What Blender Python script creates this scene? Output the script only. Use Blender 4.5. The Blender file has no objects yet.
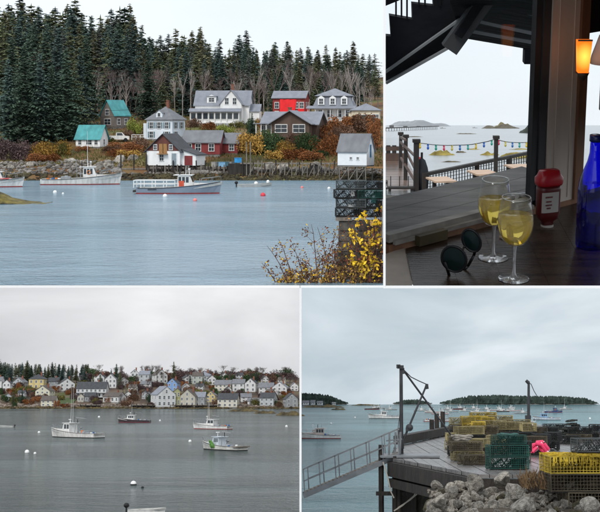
import bpy, bmesh, math, random
from mathutils import Vector, Matrix, noise
R = math.radians
rnd = random.Random(7)
S = bpy.context.scene
COL = S.collection

# ------------------------------------------------------------------ camera
F = 1500.0            # focal length in photograph pixels (600 wide)
HY = 125.0            # level sight line falls on this photograph row
cd = bpy.data.cameras.new('camera'); cam = bpy.data.objects.new('camera', cd); COL.objects.link(cam)
cd.sensor_width = 36; cd.lens = 36 * F / 600
cd.shift_y = -(256 - HY) / 600
cd.clip_start = 0.05; cd.clip_end = 900000
G = 3.0               # size of the whole set
cam.rotation_euler = (R(90), 0, 0)
S.camera = cam

# ------------------------------------------------------------------ overcast sky and sun
SUN_EL, SUN_ROT = R(48), R(205)
w = bpy.data.worlds.new('World'); S.world = w; w.use_nodes = True
nt = w.node_tree; nt.nodes.clear(); N = nt.nodes.new; Lk = nt.links.new
out = N('ShaderNodeOutputWorld')
sky = N('ShaderNodeTexSky'); sky.sky_type = 'NISHITA'; sky.sun_disc = False
sky.sun_elevation = SUN_EL; sky.sun_rotation = SUN_ROT
b1 = N('ShaderNodeBackground'); b1.inputs[1].default_value = 0.09
Lk(sky.outputs[0], b1.inputs[0])
tc = N('ShaderNodeTexCoord'); mp = N('ShaderNodeMapping'); mp.inputs['Scale'].default_value = (1, 1, 3)
Lk(tc.outputs['Generated'], mp.inputs[0])
nz = N('ShaderNodeTexNoise'); nz.inputs['Scale'].default_value = 2.2; nz.inputs['Detail'].default_value = 6
Lk(mp.outputs[0], nz.inputs['Vector'])
cr = N('ShaderNodeValToRGB')
cr.color_ramp.elements[0].position = .3; cr.color_ramp.elements[0].color = (.62, .675, .73, 1)
cr.color_ramp.elements[1].position = .7; cr.color_ramp.elements[1].color = (.80, .84, .88, 1)
Lk(nz.outputs[0], cr.inputs[0])
sx = N('ShaderNodeSeparateXYZ'); Lk(tc.outputs['Generated'], sx.inputs[0])
mr = N('ShaderNodeMapRange'); mr.inputs[1].default_value = -.02; mr.inputs[2].default_value = -.002
Lk(sx.outputs[2], mr.inputs[0])
mg = N('ShaderNodeMixRGB'); mg.inputs[1].default_value = (.13, .14, .15, 1)
Lk(mr.outputs[0], mg.inputs[0]); Lk(cr.outputs[0], mg.inputs[2])
b2 = N('ShaderNodeBackground'); b2.inputs[1].default_value = 1.0
Lk(mg.outputs[0], b2.inputs[0])
mx = N('ShaderNodeMixShader'); mx.inputs[0].default_value = .88
Lk(b1.outputs[0], mx.inputs[1]); Lk(b2.outputs[0], mx.inputs[2]); Lk(mx.outputs[0], out.inputs[0])
sl = bpy.data.lights.new('sun', 'SUN'); sl.energy = 1.4; sl.angle = R(20); sl.color = (1, .97, .92)
so = bpy.data.objects.new('sun', sl); COL.objects.link(so)
so.rotation_euler = (R(42), 0, R(-25)); so.location = (0, -20, 300)
S.view_settings.view_transform = 'Standard'; S.view_settings.look = 'None'
S.view_settings.exposure = 0.5; S.view_settings.gamma = 1; S.view_settings.use_curve_mapping = False
S.render.engine = 'CYCLES'
S.cycles.use_denoising = True
S.cycles.max_bounces = 8; S.cycles.transparent_max_bounces = 16

# ------------------------------------------------------------------ stages
class Stage:
    """One of the four settings: its own slope of ground and its own model scale."""
    def __init__(s, hy, k):
        s.k = k * G; t = math.atan((hy - HY) / F)
        s.R = Matrix.Rotation(-t, 3, 'X'); s.Ri = s.R.transposed()
    def ray(s, px, py):
        return s.Ri @ Vector(((px - 300) / F, 1, -(py - HY) / F))
    def on(s, px, py, z):
        r = s.ray(px, py); return r * (z / r.z)
    def dep(s, px, py, y):
        r = s.ray(px, py); return r * (y / r.y)
    def M(s, loc=(0, 0, 0), rz=0, sc=1, rx=0, ry=0):
        return (Matrix.Translation(s.k * (s.R @ Vector(loc))) @ s.R.to_4x4() @ Matrix.Rotation(rz, 4, 'Z')
                @ Matrix.Rotation(ry, 4, 'Y') @ Matrix.Rotation(rx, 4, 'X') @ Matrix.Scale(s.k * sc, 4))
D = 400.0                     # the front row of stages ends here
TL = Stage(125, 4.6)          # cove with houses and forest
BL = Stage(388, .38)          # harbour village
BR = Stage(380, .45)          # wharf with traps
RM = Stage(125 - F * math.tan(R(14)), 2.0)   # table by the window
DK = Stage(125 - F * math.tan(R(6)), 11.5)    # deck outside that window
SEA = Stage(125, 1.0)         # sea beyond that deck

# ------------------------------------------------------------------ materials
MATS = {}
def mat(name, col, rough=.75, var=.18, scale=1.5, bump=0, bscale=None, metal=0, stretch=None, col2=None, island=0, spec=.35, objvar=0):
    if name in MATS: return MATS[name]
    m = bpy.data.materials.new(name); m.use_nodes = True; t = m.node_tree; n = t.nodes; l = t.links
    b = n['Principled BSDF']; b.inputs['Roughness'].default_value = rough; b.inputs['Metallic'].default_value = metal
    b.inputs['Specular IOR Level'].default_value = spec
    tc = n.new('ShaderNodeTexCoord'); vec = tc.outputs['Object']
    if stretch:
        mp = n.new('ShaderNodeMapping'); mp.inputs['Scale'].default_value = stretch; l.new(vec, mp.inputs[0]); vec = mp.outputs[0]
    nz = n.new('ShaderNodeTexNoise'); nz.inputs['Scale'].default_value = scale; nz.inputs['Detail'].default_value = 5
    l.new(vec, nz.inputs['Vector'])
    rp = n.new('ShaderNodeValToRGB'); c = Vector(col[:3])
    lo = c * (1 - var); hi = Vector(col2[:3]) if col2 else c * (1 + var)
    rp.color_ramp.elements[0].position = .32; rp.color_ramp.elements[0].color = (*lo, 1)
    rp.color_ramp.elements[1].position = .68; rp.color_ramp.elements[1].color = (*[min(1, v) for v in hi], 1)
    l.new(nz.outputs[0], rp.inputs[0]); cs = rp.outputs[0]
    for amt, nd, sock in ((island, 'ShaderNodeNewGeometry', 'Random Per Island'), (objvar, 'ShaderNodeObjectInfo', 'Random')):
        if not amt: continue
        src = n.new(nd).outputs[sock]
        mr = n.new('ShaderNodeMapRange'); mr.inputs[3].default_value = 1 - amt; mr.inputs[4].default_value = 1 + amt
        l.new(src, mr.inputs[0])
        h = n.new('ShaderNodeHueSaturation'); l.new(cs, h.inputs['Color']); l.new(mr.outputs[0], h.inputs['Value']); cs = h.outputs[0]
    l.new(cs, b.inputs['Base Color'])
    if bump:
        bz = n.new('ShaderNodeTexNoise'); bz.inputs['Scale'].default_value = bscale or scale * 4; bz.inputs['Detail'].default_value = 5
        l.new(vec, bz.inputs['Vector'])
        bp = n.new('ShaderNodeBump'); bp.inputs['Strength'].default_value = bump; bp.inputs['Distance'].default_value = .1 * G
        l.new(bz.outputs[0], bp.inputs['Height']); l.new(bp.outputs[0], b.inputs['Normal'])
    MATS[name] = m; return m

def clap(name, col, pitch=.16, var=.17, axis='Z', depth=.6, rough=.7):
    """painted boards or shingles: fine courses as relief, faint weathering"""
    if name in MATS: return MATS[name]
    m = mat(name, col, rough, var, .9, stretch=(1, 1, .35)); t = m.node_tree; n = t.nodes; l = t.links; b = n['Principled BSDF']
    tc = n.new('ShaderNodeTexCoord'); wv = n.new('ShaderNodeTexWave'); wv.wave_type = 'BANDS'; wv.bands_direction = axis
    wv.wave_profile = 'SAW'; wv.inputs['Scale'].default_value = 1 / pitch / 3.18; wv.inputs['Distortion'].default_value = .4
    l.new(tc.outputs['Object'], wv.inputs[0])
    bp = n.new('ShaderNodeBump'); bp.inputs['Strength'].default_value = depth; bp.inputs['Distance'].default_value = .03 * G
    l.new(wv.outputs[0], bp.inputs['Height']); l.new(bp.outputs[0], b.inputs['Normal'])
    return m

def glassmat(name, tint=(1, 1, 1), gloss=.06, rough=.02):
    if name in MATS: return MATS[name]
    m = bpy.data.materials.new(name); m.use_nodes = True; t = m.node_tree; n = t.nodes; l = t.links; n.clear()
    o = n.new('ShaderNodeOutputMaterial'); tr = n.new('ShaderNodeBsdfTransparent'); tr.inputs[0].default_value = (*tint, 1)
    gl = n.new('ShaderNodeBsdfGlossy'); gl.inputs['Roughness'].default_value = rough
    fr = n.new('ShaderNodeLayerWeight'); fr.inputs[0].default_value = .25
    mr = n.new('ShaderNodeMapRange'); mr.inputs[3].default_value = gloss; mr.inputs[4].default_value = min(1, gloss * 9)
    l.new(fr.outputs['Facing'], mr.inputs[0])
    mx = n.new('ShaderNodeMixShader'); l.new(mr.outputs[0], mx.inputs[0]); l.new(tr.outputs[0], mx.inputs[1]); l.new(gl.outputs[0], mx.inputs[2])
    l.new(mx.outputs[0], o.inputs[0]); MATS[name] = m; return m

def emit(name, col, st):
    if name in MATS: return MATS[name]
    m = bpy.data.materials.new(name); m.use_nodes = True; b = m.node_tree.nodes['Principled BSDF']
    b.inputs['Base Color'].default_value = (*col, 1); b.inputs['Emission Color'].default_value = (*col, 1)
    b.inputs['Emission Strength'].default_value = st; MATS[name] = m; return m

def watermat(name, deep, rough, big, fine, strength, stretch, patch=None):
    """water: dark body colour under a rippled mirror; calm streaks between ruffled ones"""
    m = bpy.data.materials.new(name); m.use_nodes = True; t = m.node_tree; n = t.nodes; l = t.links
    b = n['Principled BSDF']; b.inputs['Base Color'].default_value = (*deep, 1)
    b.inputs['Roughness'].default_value = rough; b.inputs['IOR'].default_value = 1.33; b.inputs['Specular IOR Level'].default_value = .5
    tc = n.new('ShaderNodeTexCoord')
    def noi(sc, st, det=4):
        mp = n.new('ShaderNodeMapping'); mp.inputs['Scale'].default_value = st; l.new(tc.outputs['Object'], mp.inputs[0])
        z = n.new('ShaderNodeTexNoise'); z.inputs['Scale'].default_value = sc; z.inputs['Detail'].default_value = det; z.inputs['Roughness'].default_value = .6
        l.new(mp.outputs[0], z.inputs['Vector']); return z.outputs[0]
    a = noi(big, stretch); c = noi(fine, stretch, 3)
    p = noi(patch or big * .07, (.55, 1, 1), 4)
    mr = n.new('ShaderNodeMapRange'); mr.inputs[1].default_value = .4; mr.inputs[2].default_value = .62
    mr.inputs[3].default_value = .3; mr.inputs[4].default_value = 1.4; l.new(p, mr.inputs[0])
    ad = n.new('ShaderNodeMath'); ad.operation = 'MULTIPLY_ADD'; ad.inputs[1].default_value = .45
    l.new(c, ad.inputs[0]); l.new(a, ad.inputs[2])
    ml = n.new('ShaderNodeMath'); ml.operation = 'MULTIPLY'; l.new(ad.outputs[0], ml.inputs[0]); l.new(mr.outputs[0], ml.inputs[1])
    bp = n.new('ShaderNodeBump'); bp.inputs['Strength'].default_value = 1; bp.inputs['Distance'].default_value = strength * G
    l.new(ml.outputs[0], bp.inputs['Height']); l.new(bp.outputs[0], b.inputs['Normal'])
    return m

def skymat(name, c0, c1, sc, stretch, st=1.0, off=(0, 0, 0)):
    m = bpy.data.materials.new(name); m.use_nodes = True; t = m.node_tree; n = t.nodes; l = t.links; n.clear()
    o = n.new('ShaderNodeOutputMaterial'); e = n.new('ShaderNodeEmission'); e.inputs[1].default_value = st
    tc = n.new('ShaderNodeTexCoord'); mp = n.new('ShaderNodeMapping'); mp.inputs['Scale'].default_value = stretch; mp.inputs['Location'].default_value = off
    l.new(tc.outputs['Object'], mp.inputs[0])
    z = n.new('ShaderNodeTexNoise'); z.inputs['Scale'].default_value = sc; z.inputs['Detail'].default_value = 6; z.inputs['Distortion'].default_value = .5; z.inputs['Roughness'].default_value = .5
    l.new(mp.outputs[0], z.inputs['Vector'])
    rp = n.new('ShaderNodeValToRGB'); rp.color_ramp.elements[0].position = .3; rp.color_ramp.elements[1].position = .7
    rp.color_ramp.elements[0].color = (*c0, 1); rp.color_ramp.elements[1].color = (*c1, 1)
    l.new(z.outputs[0], rp.inputs[0]); l.new(rp.outputs[0], e.inputs[0]); l.new(e.outputs[0], o.inputs[0]); return m

# ------------------------------------------------------------------ mesh collecting
class MB:
    def __init__(s): s.v = []; s.f = []; s.mi = []; s.cur = 0; s.X = None
    def add(s, vs, fs, mi=None):
        o = len(s.v)
        if s.X is not None: vs = [s.X @ Vector(v) for v in vs]
        s.v.extend([tuple(v) for v in vs]); s.f.extend([tuple(i + o for i in f) for f in fs])
        s.mi.extend([s.cur if mi is None else mi] * len(fs)); return s
    def box(s, a, b, mi=None):
        x0, y0, z0 = a; x1, y1, z1 = b
        return s.add([(x0,y0,z0),(x1,y0,z0),(x1,y1,z0),(x0,y1,z0),(x0,y0,z1),(x1,y0,z1),(x1,y1,z1),(x0,y1,z1)],
            [(0,3,2,1),(4,5,6,7),(0,1,5,4),(1,2,6,5),(2,3,7,6),(3,0,4,7)], mi)
    def cbox(s, c, d, mi=None):
        return s.box([c[i]-d[i]/2 for i in range(3)], [c[i]+d[i]/2 for i in range(3)], mi)
    def tube(s, p, q, r0, r1=None, n=6, mi=None, cap=True):
        p, q = Vector(p), Vector(q); r1 = r0 if r1 is None else r1
        d = q - p
        if d.length < 1e-9: return s
        d.normalize(); u = d.orthogonal().normalized(); w_ = d.cross(u)
        vs = []
        for c, r in ((p, r0), (q, r1)):
            for i in range(n):
                a = 2 * math.pi * i / n; vs.append(c + (u * math.cos(a) + w_ * math.sin(a)) * r)
        fs = [(i, (i+1) % n, n + (i+1) % n, n + i) for i in range(n)]
        if cap: fs += [tuple(range(n-1, -1, -1)), tuple(range(n, 2*n))]
        return s.add(vs, fs, mi)
    def path(s, pts, r, n=5, mi=None):
        for a, b in zip(pts[:-1], pts[1:]): s.tube(a, b, r, r, n, mi)
        return s
    def bar(s, p, q, w_, h, mi=None):
        """square bar from p to q, w across, h up"""
        p, q = Vector(p), Vector(q); d = (q - p).normalized()
        up = Vector((0, 0, 1)) if abs(d.z) < .95 else Vector((0, 1, 0))
        sd = d.cross(up).normalized() * w_ / 2; up = sd.cross(d).normalized() * h / 2
        vs = [p-sd-up, p+sd-up, p+sd+up, p-sd+up, q-sd-up, q+sd-up, q+sd+up, q-sd+up]
        return s.add(vs, [(0,3,2,1),(4,5,6,7),(0,1,5,4),(1,2,6,5),(2,3,7,6),(3,0,4,7)], mi)
    def prism(s, poly, y0, y1, mi=None):
        """polygon of (x, z) pushed from y0 to y1"""
        n = len(poly)
        vs = [(x, y0, z) for x, z in poly] + [(x, y1, z) for x, z in poly]
        return s.add(vs, [tuple(range(n)), tuple(range(2*n-1, n-1, -1))] + [(i, n+i, n+(i+1) % n, (i+1) % n) for i in range(n)], mi)
    def lathe(s, prof, n=24, c=(0, 0, 0), mi=None):
        vs = []; fs = []; k = len(prof)
        for r, z in prof:
            for i in range(n):
                a = 2*math.pi*i/n; vs.append((c[0]+r*math.cos(a), c[1]+r*math.sin(a), c[2]+z))
        for j in range(k-1):
            for i in range(n): fs.append((j*n+i, j*n+(i+1) % n, (j+1)*n+(i+1) % n, (j+1)*n+i))
        return s.add(vs, fs, mi)
    def ball(s, c, r, n=10, m_=6, mi=None, sq=(1, 1, 1)):
        vs = [(c[0], c[1], c[2]-r*sq[2])]
        for j in range(1, m_):
            t = math.pi*j/m_ - math.pi/2
            for i in range(n):
                a = 2*math.pi*i/n; vs.append((c[0]+r*sq[0]*math.cos(t)*math.cos(a), c[1]+r*sq[1]*math.cos(t)*math.sin(a), c[2]+r*sq[2]*math.sin(t)))
        vs.append((c[0], c[1], c[2]+r*sq[2])); fs = [(0, 1+(i+1) % n, 1+i) for i in range(n)]
        for j in range(m_-2):
            for i in range(n): fs.append((1+j*n+i, 1+j*n+(i+1) % n, 1+(j+1)*n+(i+1) % n, 1+(j+1)*n+i))
        e = len(vs)-1; b = 1+(m_-2)*n
        fs += [(b+i, b+(i+1) % n, e) for i in range(n)]
        return s.add(vs, fs, mi)
    def mesh(s, name, mats, smooth=False, fix=True):
        me = bpy.data.meshes.new(name); me.from_pydata(s.v, [], s.f)
        for m in (mats if isinstance(mats, (list, tuple)) else [mats]): me.materials.append(m)
        if any(s.mi): me.polygons.foreach_set('material_index', s.mi)
        if fix and len(s.f) < 6000:
            bm = bmesh.new(); bm.from_mesh(me); bmesh.ops.recalc_face_normals(bm, faces=bm.faces); bm.to_mesh(me); bm.free()
        if smooth: me.polygons.foreach_set('use_smooth', [True]*len(me.polygons))
        me.update(); return me
    def build(s, name, mats, parent=None, smooth=False, fix=True):
        return link(name, s.mesh(name, mats, smooth, fix), parent)
def link(name, me, parent=None, loc=None, rz=None):
    o = bpy.data.objects.new(name, me); COL.objects.link(o)
    if parent is not None: o.parent = parent
    if loc is not None: o.location = loc
    if rz is not None: o.rotation_euler[2] = rz
    return o
def tag(o, label, cat, group=None):
    o['label'] = label; o['category'] = cat
    if group: o['group'] = group
    return o
def thing(name, label, cat, st, loc, rz=0, group=None, sc=1, rx=0, ry=0):
    o = bpy.data.objects.new(name, None); COL.objects.link(o); o.empty_display_size = .2
    o.matrix_world = st.M(loc, rz, sc, rx, ry); return tag(o, label, cat, group)
def single(name, label, cat, me, st, loc, rz=0, group=None, sc=1, rx=0, ry=0):
    o = link(name, me); o.matrix_world = st.M(loc, rz, sc, rx, ry); return tag(o, label, cat, group)
def struct(name, me, st=None, loc=(0, 0, 0), rz=0, kind='structure', label=None):
    o = link(name, me); o['kind'] = kind
    if st: o.matrix_world = st.M(loc, rz)
    else: o.scale = (G, G, G)
    if label: o['label'] = label
    return o
def dup(root, label, group=None):
    r = root.copy(); COL.objects.link(r); r['label'] = label
    if group: r['group'] = group
    for ch in root.children:
        c = ch.copy(); COL.objects.link(c); c.parent = r
        for g in ch.children:
            e = g.copy(); COL.objects.link(e); e.parent = c
    return r
def interp(tab, x):
    if x <= tab[0][0]: return tab[0][1]
    for (a, b), (c, d) in zip(tab[:-1], tab[1:]):
        if x <= c: return b + (d - b) * (x - a) / (c - a)
    return tab[-1][1]

# ------------------------------------------------------------------ common materials
white = clap('white_clapboard', (.80, .80, .79), var=.1); offwhite = mat('trim_white', (.76, .76, .75), .6, .05)
pane_m = mat('window_glass', (.035, .045, .055), .08, .3, .4, spec=.6)
roof_grey = clap('grey_shingle_roof', (.17, .175, .19), .25, .15); roof_dark = clap('charcoal_shingle_roof', (.055, .058, .065), .25, .2)
dark_wood = mat('dark_wet_timber', (.028, .022, .018), .6, .4, 3, .3, stretch=(1, 1, .3))
grey_wood = mat('weathered_timber', (.2, .175, .15), .8, .3, 3, .3, stretch=(1, 1, .3))
brick_m = mat('chimney_brick', (.22, .09, .06), .85, .3, 6)
black = mat('black_rubber', (.012, .012, .013), .5, .2, 4)
gutter = mat('white_painted_board', (.95, .95, .95), .6, .0, 1)

# ------------------------------------------------------------------ trees and shrubs
def conifer_mesh(seed, H=18, Rr=3.2, levels=30, full=1.0, bare=.05):
    r = random.Random(seed); c = MB(); lop = [r.uniform(.6, 1.25) for _ in range(8)]
    for i in range(levels):
        t = bare + (1 - bare) * (i + r.random() * .9) / levels
        z = t * H; L = Rr * min(1, (1 - t) ** .8 * 1.12) * r.uniform(.62, 1.2) + .2
        nb = 10 if t < .8 else 7
        a0 = r.random() * 6.28
        for j in range(nb):
            if r.random() > full: continue
            zj = z + r.uniform(-.9, .9) * H / levels; a = a0 + 6.283 * j / nb + r.uniform(-.4, .4); l = L * r.uniform(.35, 1.25) * lop[int(a / .7854) % 8] * (1 + .35 * noise.noise(Vector((math.cos(a), math.sin(a), z * .35 + seed))))
            dx, dy = math.cos(a), math.sin(a); droop = r.uniform(.1, .45)
            for q in range(6):
                u = (q + .3 + r.random() * .6) / 6.2
                bx, by = dx * l * u, dy * l * u; bz = zj - droop * l * u * u + .16 * l * u
                sz = (.36 + .28 * (1 - u)) * (.45 + .55 * L / Rr) * r.uniform(.6, 1.45)
                for k in (-1, 1):
                    px_, py_ = -dy * k, dx * k
                    tip = (bx + dx * sz * .9 + px_ * sz * 1.1, by + dy * sz * .9 + py_ * sz * 1.1, bz - sz * r.uniform(.25, .8))
                    c.add([(bx, by, bz + .05), (bx + dx * sz, by + dy * sz, bz - sz * .12), tip, (bx + px_ * sz * .45, by + py_ * sz * .45, bz - sz * .5)], [(0, 1, 2, 3)])
    c.add([(0, 0, H + .6), (.18, 0, H - .7), (-.1, .15, H - .7), (-.1, -.15, H - .7)], [(0, 1, 2), (0, 2, 3), (0, 3, 1)])
    tk = MB().tube((0, 0, -1.5), (0, 0, H * .95), .26, .04, 6)
    return c, tk
leafdark = [mat('spruce_needles_%s' % n_, c_, .8, .4, .3, island=.55, objvar=.3, spec=.15) for n_, c_ in
            (('blue', (.068, .104, .092)), ('deep', (.058, .090, .064)), ('green', (.105, .12, .062)), ('olive', (.12, .118, .066)), ('grey', (.10, .115, .10)))]
bark = mat('grey_brown_bark', (.11, .09, .075), .9, .3, 4); birch_bark = mat('pale_birch_bark', (.33, .29, .265), .85, .3, 3)
twig_m = mat('mauve_twigs', (.155, .115, .108), .9, .35, 1)
CON = []
for i, (Rr_, lv_, fl_, br_) in enumerate([(3.4, 34, .95, .04), (4.2, 32, .85, .05), (3.0, 30, .7, .25), (4.8, 36, .95, .03), (3.8, 28, .62, .15), (2.8, 26, .55, .42), (4.4, 30, .75, .10), (3.4, 26, .5, .3)]):
    c, tk = conifer_mesh(100 + i, 18, Rr_, lv_, fl_, br_)
    CON.append((c.mesh('spruce_crown', leafdark[(0, 2, 3, 1, 2, 4, 0, 3)[i]], fix=False), tk.mesh('spruce_trunk', mat('pale_spruce_bark', (.17, .145, .125), .9, .3, 4) if br_ > .2 else bark)))
def conifer(st, loc, h, label, group, v=None, wide=1):
    v = rnd.randrange(8) if v is None else v
    t = thing('spruce_tree', label, 'tree', st, loc, rnd.random() * 6.28, group, h / 18)
    if wide != 1: t.scale = (t.scale.x * wide, t.scale.y * wide, t.scale.z)
    link('crown', CON[v][0], t); link('trunk', CON[v][1], t); return t
def bare_mesh(seed, H=12, spread=.55, depth=6, fat=1.0):
    r = random.Random(seed); tk = MB(); tw = MB()
    def go(p, d, L, rad, k):
        q = p + d * L
        (tk if k < 2 else tw).tube(p, q, rad, rad * .68, 5 if k < 2 else 3, cap=False)
        if k == depth: return
        for _ in range(2 if k < 1 else 3):
            nd = (d + Vector((r.uniform(-1, 1), r.uniform(-1, 1), r.uniform(-.25, .7))) * spread).normalized()
            go(q - d * L * r.uniform(0, .35), nd, L * r.uniform(.6, .84), rad * .6, k + 1)
    go(Vector((0, 0, -.5)), Vector((r.uniform(-.06, .06), 0, 1)).normalized(), H * .34, H * .014 * fat, 0)
    return tk, tw
BARE = []
for i in range(4):
    tk, tw = bare_mesh(30 + i, 12, [.55, .5, .6, .45][i], 5)
    BARE.append((tk.mesh('bare_trunk', [mat('greyish_bark', (.20, .17, .155), .9, .3, 4), bark][i % 2], fix=False), tw.mesh('bare_twigs', twig_m, fix=False)))
BUSHY = []
for i in range(2):
    tk, tw = bare_mesh(60 + i, 12, .72, 6, 1.5)
    BUSHY.append((tk.mesh('bare_trunk', bark, fix=False), tw.mesh('bare_twigs', mat('dark_twigs', (.085, .065, .058), .9, .3, 1), fix=False)))
def bare(st, loc, h, label, group, v=None, src=None):
    v = rnd.randrange(4) if v is None else v
    t = thing('bare_tree', label, 'tree', st, loc, rnd.random() * 6.28, group, h / 12)
    src = src or BARE; v %= len(src); link('trunk', src[v][0], t); link('twigs', src[v][1], t); return t
def shrub_mesh(seed, n=1500, leaf=.075):
    r = random.Random(seed); m = MB()
    lobes = [(Vector((r.uniform(-.6, .6), r.uniform(-.5, .5), r.uniform(.25, .75))), r.uniform(.22, .5)) for _ in range(11)]
    for _ in range(n):
        c, rad = r.choice(lobes); d = Vector((r.gauss(0, 1), r.gauss(0, 1), r.gauss(0, 1))).normalized()
        p = c + d * rad * r.uniform(.55, 1.05)
        if p.z < 0: p.z = r.uniform(0, .2)
        a = Vector((r.gauss(0, 1), r.gauss(0, 1), r.gauss(0, 1))).normalized() * leaf * r.uniform(.5, 1.2); b = a.orthogonal().normalized() * leaf * r.uniform(.3, .7)
        m.add([p - a, p - b, p + a, p + b], [(0, 1, 2, 3)])
    return m
SHC = {'rust': (.24, .095, .036), 'gold': (.36, .21, .05), 'plum': (.10, .065, .065), 'green': (.045, .075, .03), 'olive': (.13, .12, .035), 'brown': (.155, .09, .06), 'lime': (.22, .25, .05)}
SHR = {}
def shrub(st, loc, w_, h, colour, label, group=None, dy=None):
    if colour not in SHR:
        m_ = mat('shrub_leaves_' + colour, SHC[colour], .8, .3, 1.5, island=.5, spec=.15)
        SHR[colour] = ([shrub_mesh(50 + len(SHR) * 3 + i).mesh('shrub_leaves', m_, fix=False) for i in range(2)])
    t = thing('shrub', label, 'shrub', st, loc, 0, group)
    o = link('foliage', rnd.choice(SHR[colour]), t); o.scale = (w_ / 2, (dy or w_ * .7) / 2, h); o.rotation_euler[2] = rnd.choice((0, 3.14))
    s_ = MB()
    for _ in range(5):
        a = rnd.random() * 6.28; s_.tube((0, 0, -.3), (math.cos(a) * w_ * .25, math.sin(a) * w_ * .18, h * .7), .03, .012, 4)
    s_.build('stem', bark, t, fix=False); return t

# ------------------------------------------------------------------ rocks
def rock_mesh(seed, m_):
    r = random.Random(seed); bm = bmesh.new(); bmesh.ops.create_icosphere(bm, subdivisions=2, radius=1)
    off = Vector((seed * 3.1, seed * 1.7, 0))
    pl = [(Vector((r.gauss(0, 1), r.gauss(0, 1), r.gauss(0, 1))).normalized(), r.uniform(.5, .85)) for _ in range(9)]
    for v in bm.verts:
        for n_, d_ in pl:
            k = v.co.dot(n_)
            if k > d_: v.co -= n_ * (k - d_)
        v.co *= 1 + .12 * noise.noise(v.co * 1.5 + off)
    me = bpy.data.meshes.new('rock'); bm.to_mesh(me); bm.free(); me.materials.append(m_); return me
granite = mat('grey_granite', (.24, .215, .185), .9, .5, 2.6, .7, 9, col2=(.44, .405, .35), objvar=.45)
weedrock = mat('weed_covered_rock', (.035, .03, .02), .8, .4, .8, .5, 4, col2=(.10, .085, .035), objvar=.2)
ROCK = [rock_mesh(i, granite) for i in range(7)]; WEED = [rock_mesh(20 + i, weedrock) for i in range(3)]
def rockfield(pts, seed, sub=1):
    """many stones in one mesh: pts = (x, y, z, r)"""
    r = random.Random(seed); m = MB()
    bm = bmesh.new(); bmesh.ops.create_icosphere(bm, subdivisions=sub, radius=1)
    V = [v.co.copy() for v in bm.verts]; Fc = [tuple(v.index for v in f.verts) for f in bm.faces]; bm.free()
    for x, y, z, q in pts:
        sxyz = (q * r.uniform(.7, 1.4), q * r.uniform(.7, 1.2), q * r.uniform(.5, .9)); a = r.random() * 6.28; ca, sa = math.cos(a), math.sin(a); off = Vector((x, y, z))
        vs = []
        for v in V:
            k = 1 + .35 * noise.noise(v * 1.3 + off); u = (v.x * k * sxyz[0], v.y * k * sxyz[1], v.z * k * sxyz[2])
            vs.append((x + u[0] * ca - u[1] * sa, y + u[0] * sa + u[1] * ca, z + u[2]))
        m.add(vs, Fc)
    return m

# ------------------------------------------------------------------ houses
WIN = {}
def win_meshes(w_, h, fm, sash=True):
    k = (round(w_, 2), round(h, 2), fm.name, sash)
    if k not in WIN:
        f = MB(); b = .09
        f.box((-w_/2-b, -.07, h), (w_/2+b, .02, h+b*1.3)).box((-w_/2-b*1.3, -.1, -b), (w_/2+b*1.3, .02, 0))
        f.box((-w_/2-b, -.06, 0), (-w_/2, .02, h)).box((w_/2, -.06, 0), (w_/2+b, .02, h))
        if sash: f.box((-w_/2, -.04, h*.48), (w_/2, .02, h*.53)).box((-.02, -.035, 0), (.02, .02, h))
        WIN[k] = (f.mesh('window', fm), MB().box((-w_/2, -.015, 0), (w_/2, .01, h)).mesh('pane', pane_m))
    return WIN[k]
FACE = {'S': 0, 'E': R(90), 'N': R(180), 'W': R(-90)}
def place_face(face, u, z, w_, d, off=0):
    if face == 'S': return (u, -d/2 - off, z)
    if face == 'E': return (w_/2 + off, u, z)
    if face == 'W': return (-w_/2 - off, -u, z)
    return (-u, d/2 + off, z)
def add_win(t, face, u, z, ww, wh, w_, d, fm=None, sash=True, shutter=None, off=0.0):
    f, p = win_meshes(ww, wh, fm or offwhite, sash)
    o = link('window', f, t, place_face(face, u, z, w_, d, off), FACE[face]); link('pane', p, o)
    if shutter:
        for k in (-1, 1):
            x = k * (ww/2 + .12 + ww*.22)
            MB().box((x-ww*.2, -.05, 0), (x+ww*.2, .0, wh)).build('shutter', shutter, o)
    return o
def gable(m, w_, d, h, rise, mi=0, x0=0, y0=0, z0=0, ridge='x'):
    if ridge == 'x':
        vs = [(-w_/2,-d/2,0),(w_/2,-d/2,0),(w_/2,d/2,0),(-w_/2,d/2,0),(-w_/2,-d/2,h),(w_/2,-d/2,h),(w_/2,d/2,h),(-w_/2,d/2,h),(-w_/2,0,h+rise),(w_/2,0,h+rise)]
        fs = [(0,1,5,4),(2,3,7,6),(1,2,6,9,5),(3,0,4,8,7),(0,3,2,1)]
    else:
        vs = [(-w_/2,-d/2,0),(w_/2,-d/2,0),(w_/2,d/2,0),(-w_/2,d/2,0),(-w_/2,-d/2,h),(w_/2,-d/2,h),(w_/2,d/2,h),(-w_/2,d/2,h),(0,-d/2,h+rise),(0,d/2,h+rise)]
        fs = [(0,1,5,8,4),(2,3,7,9,6),(1,2,6,5),(3,0,4,7),(0,3,2,1)]
    m.add([(x+x0, y+y0, z+z0) for x, y, z in vs], fs, mi)
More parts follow.
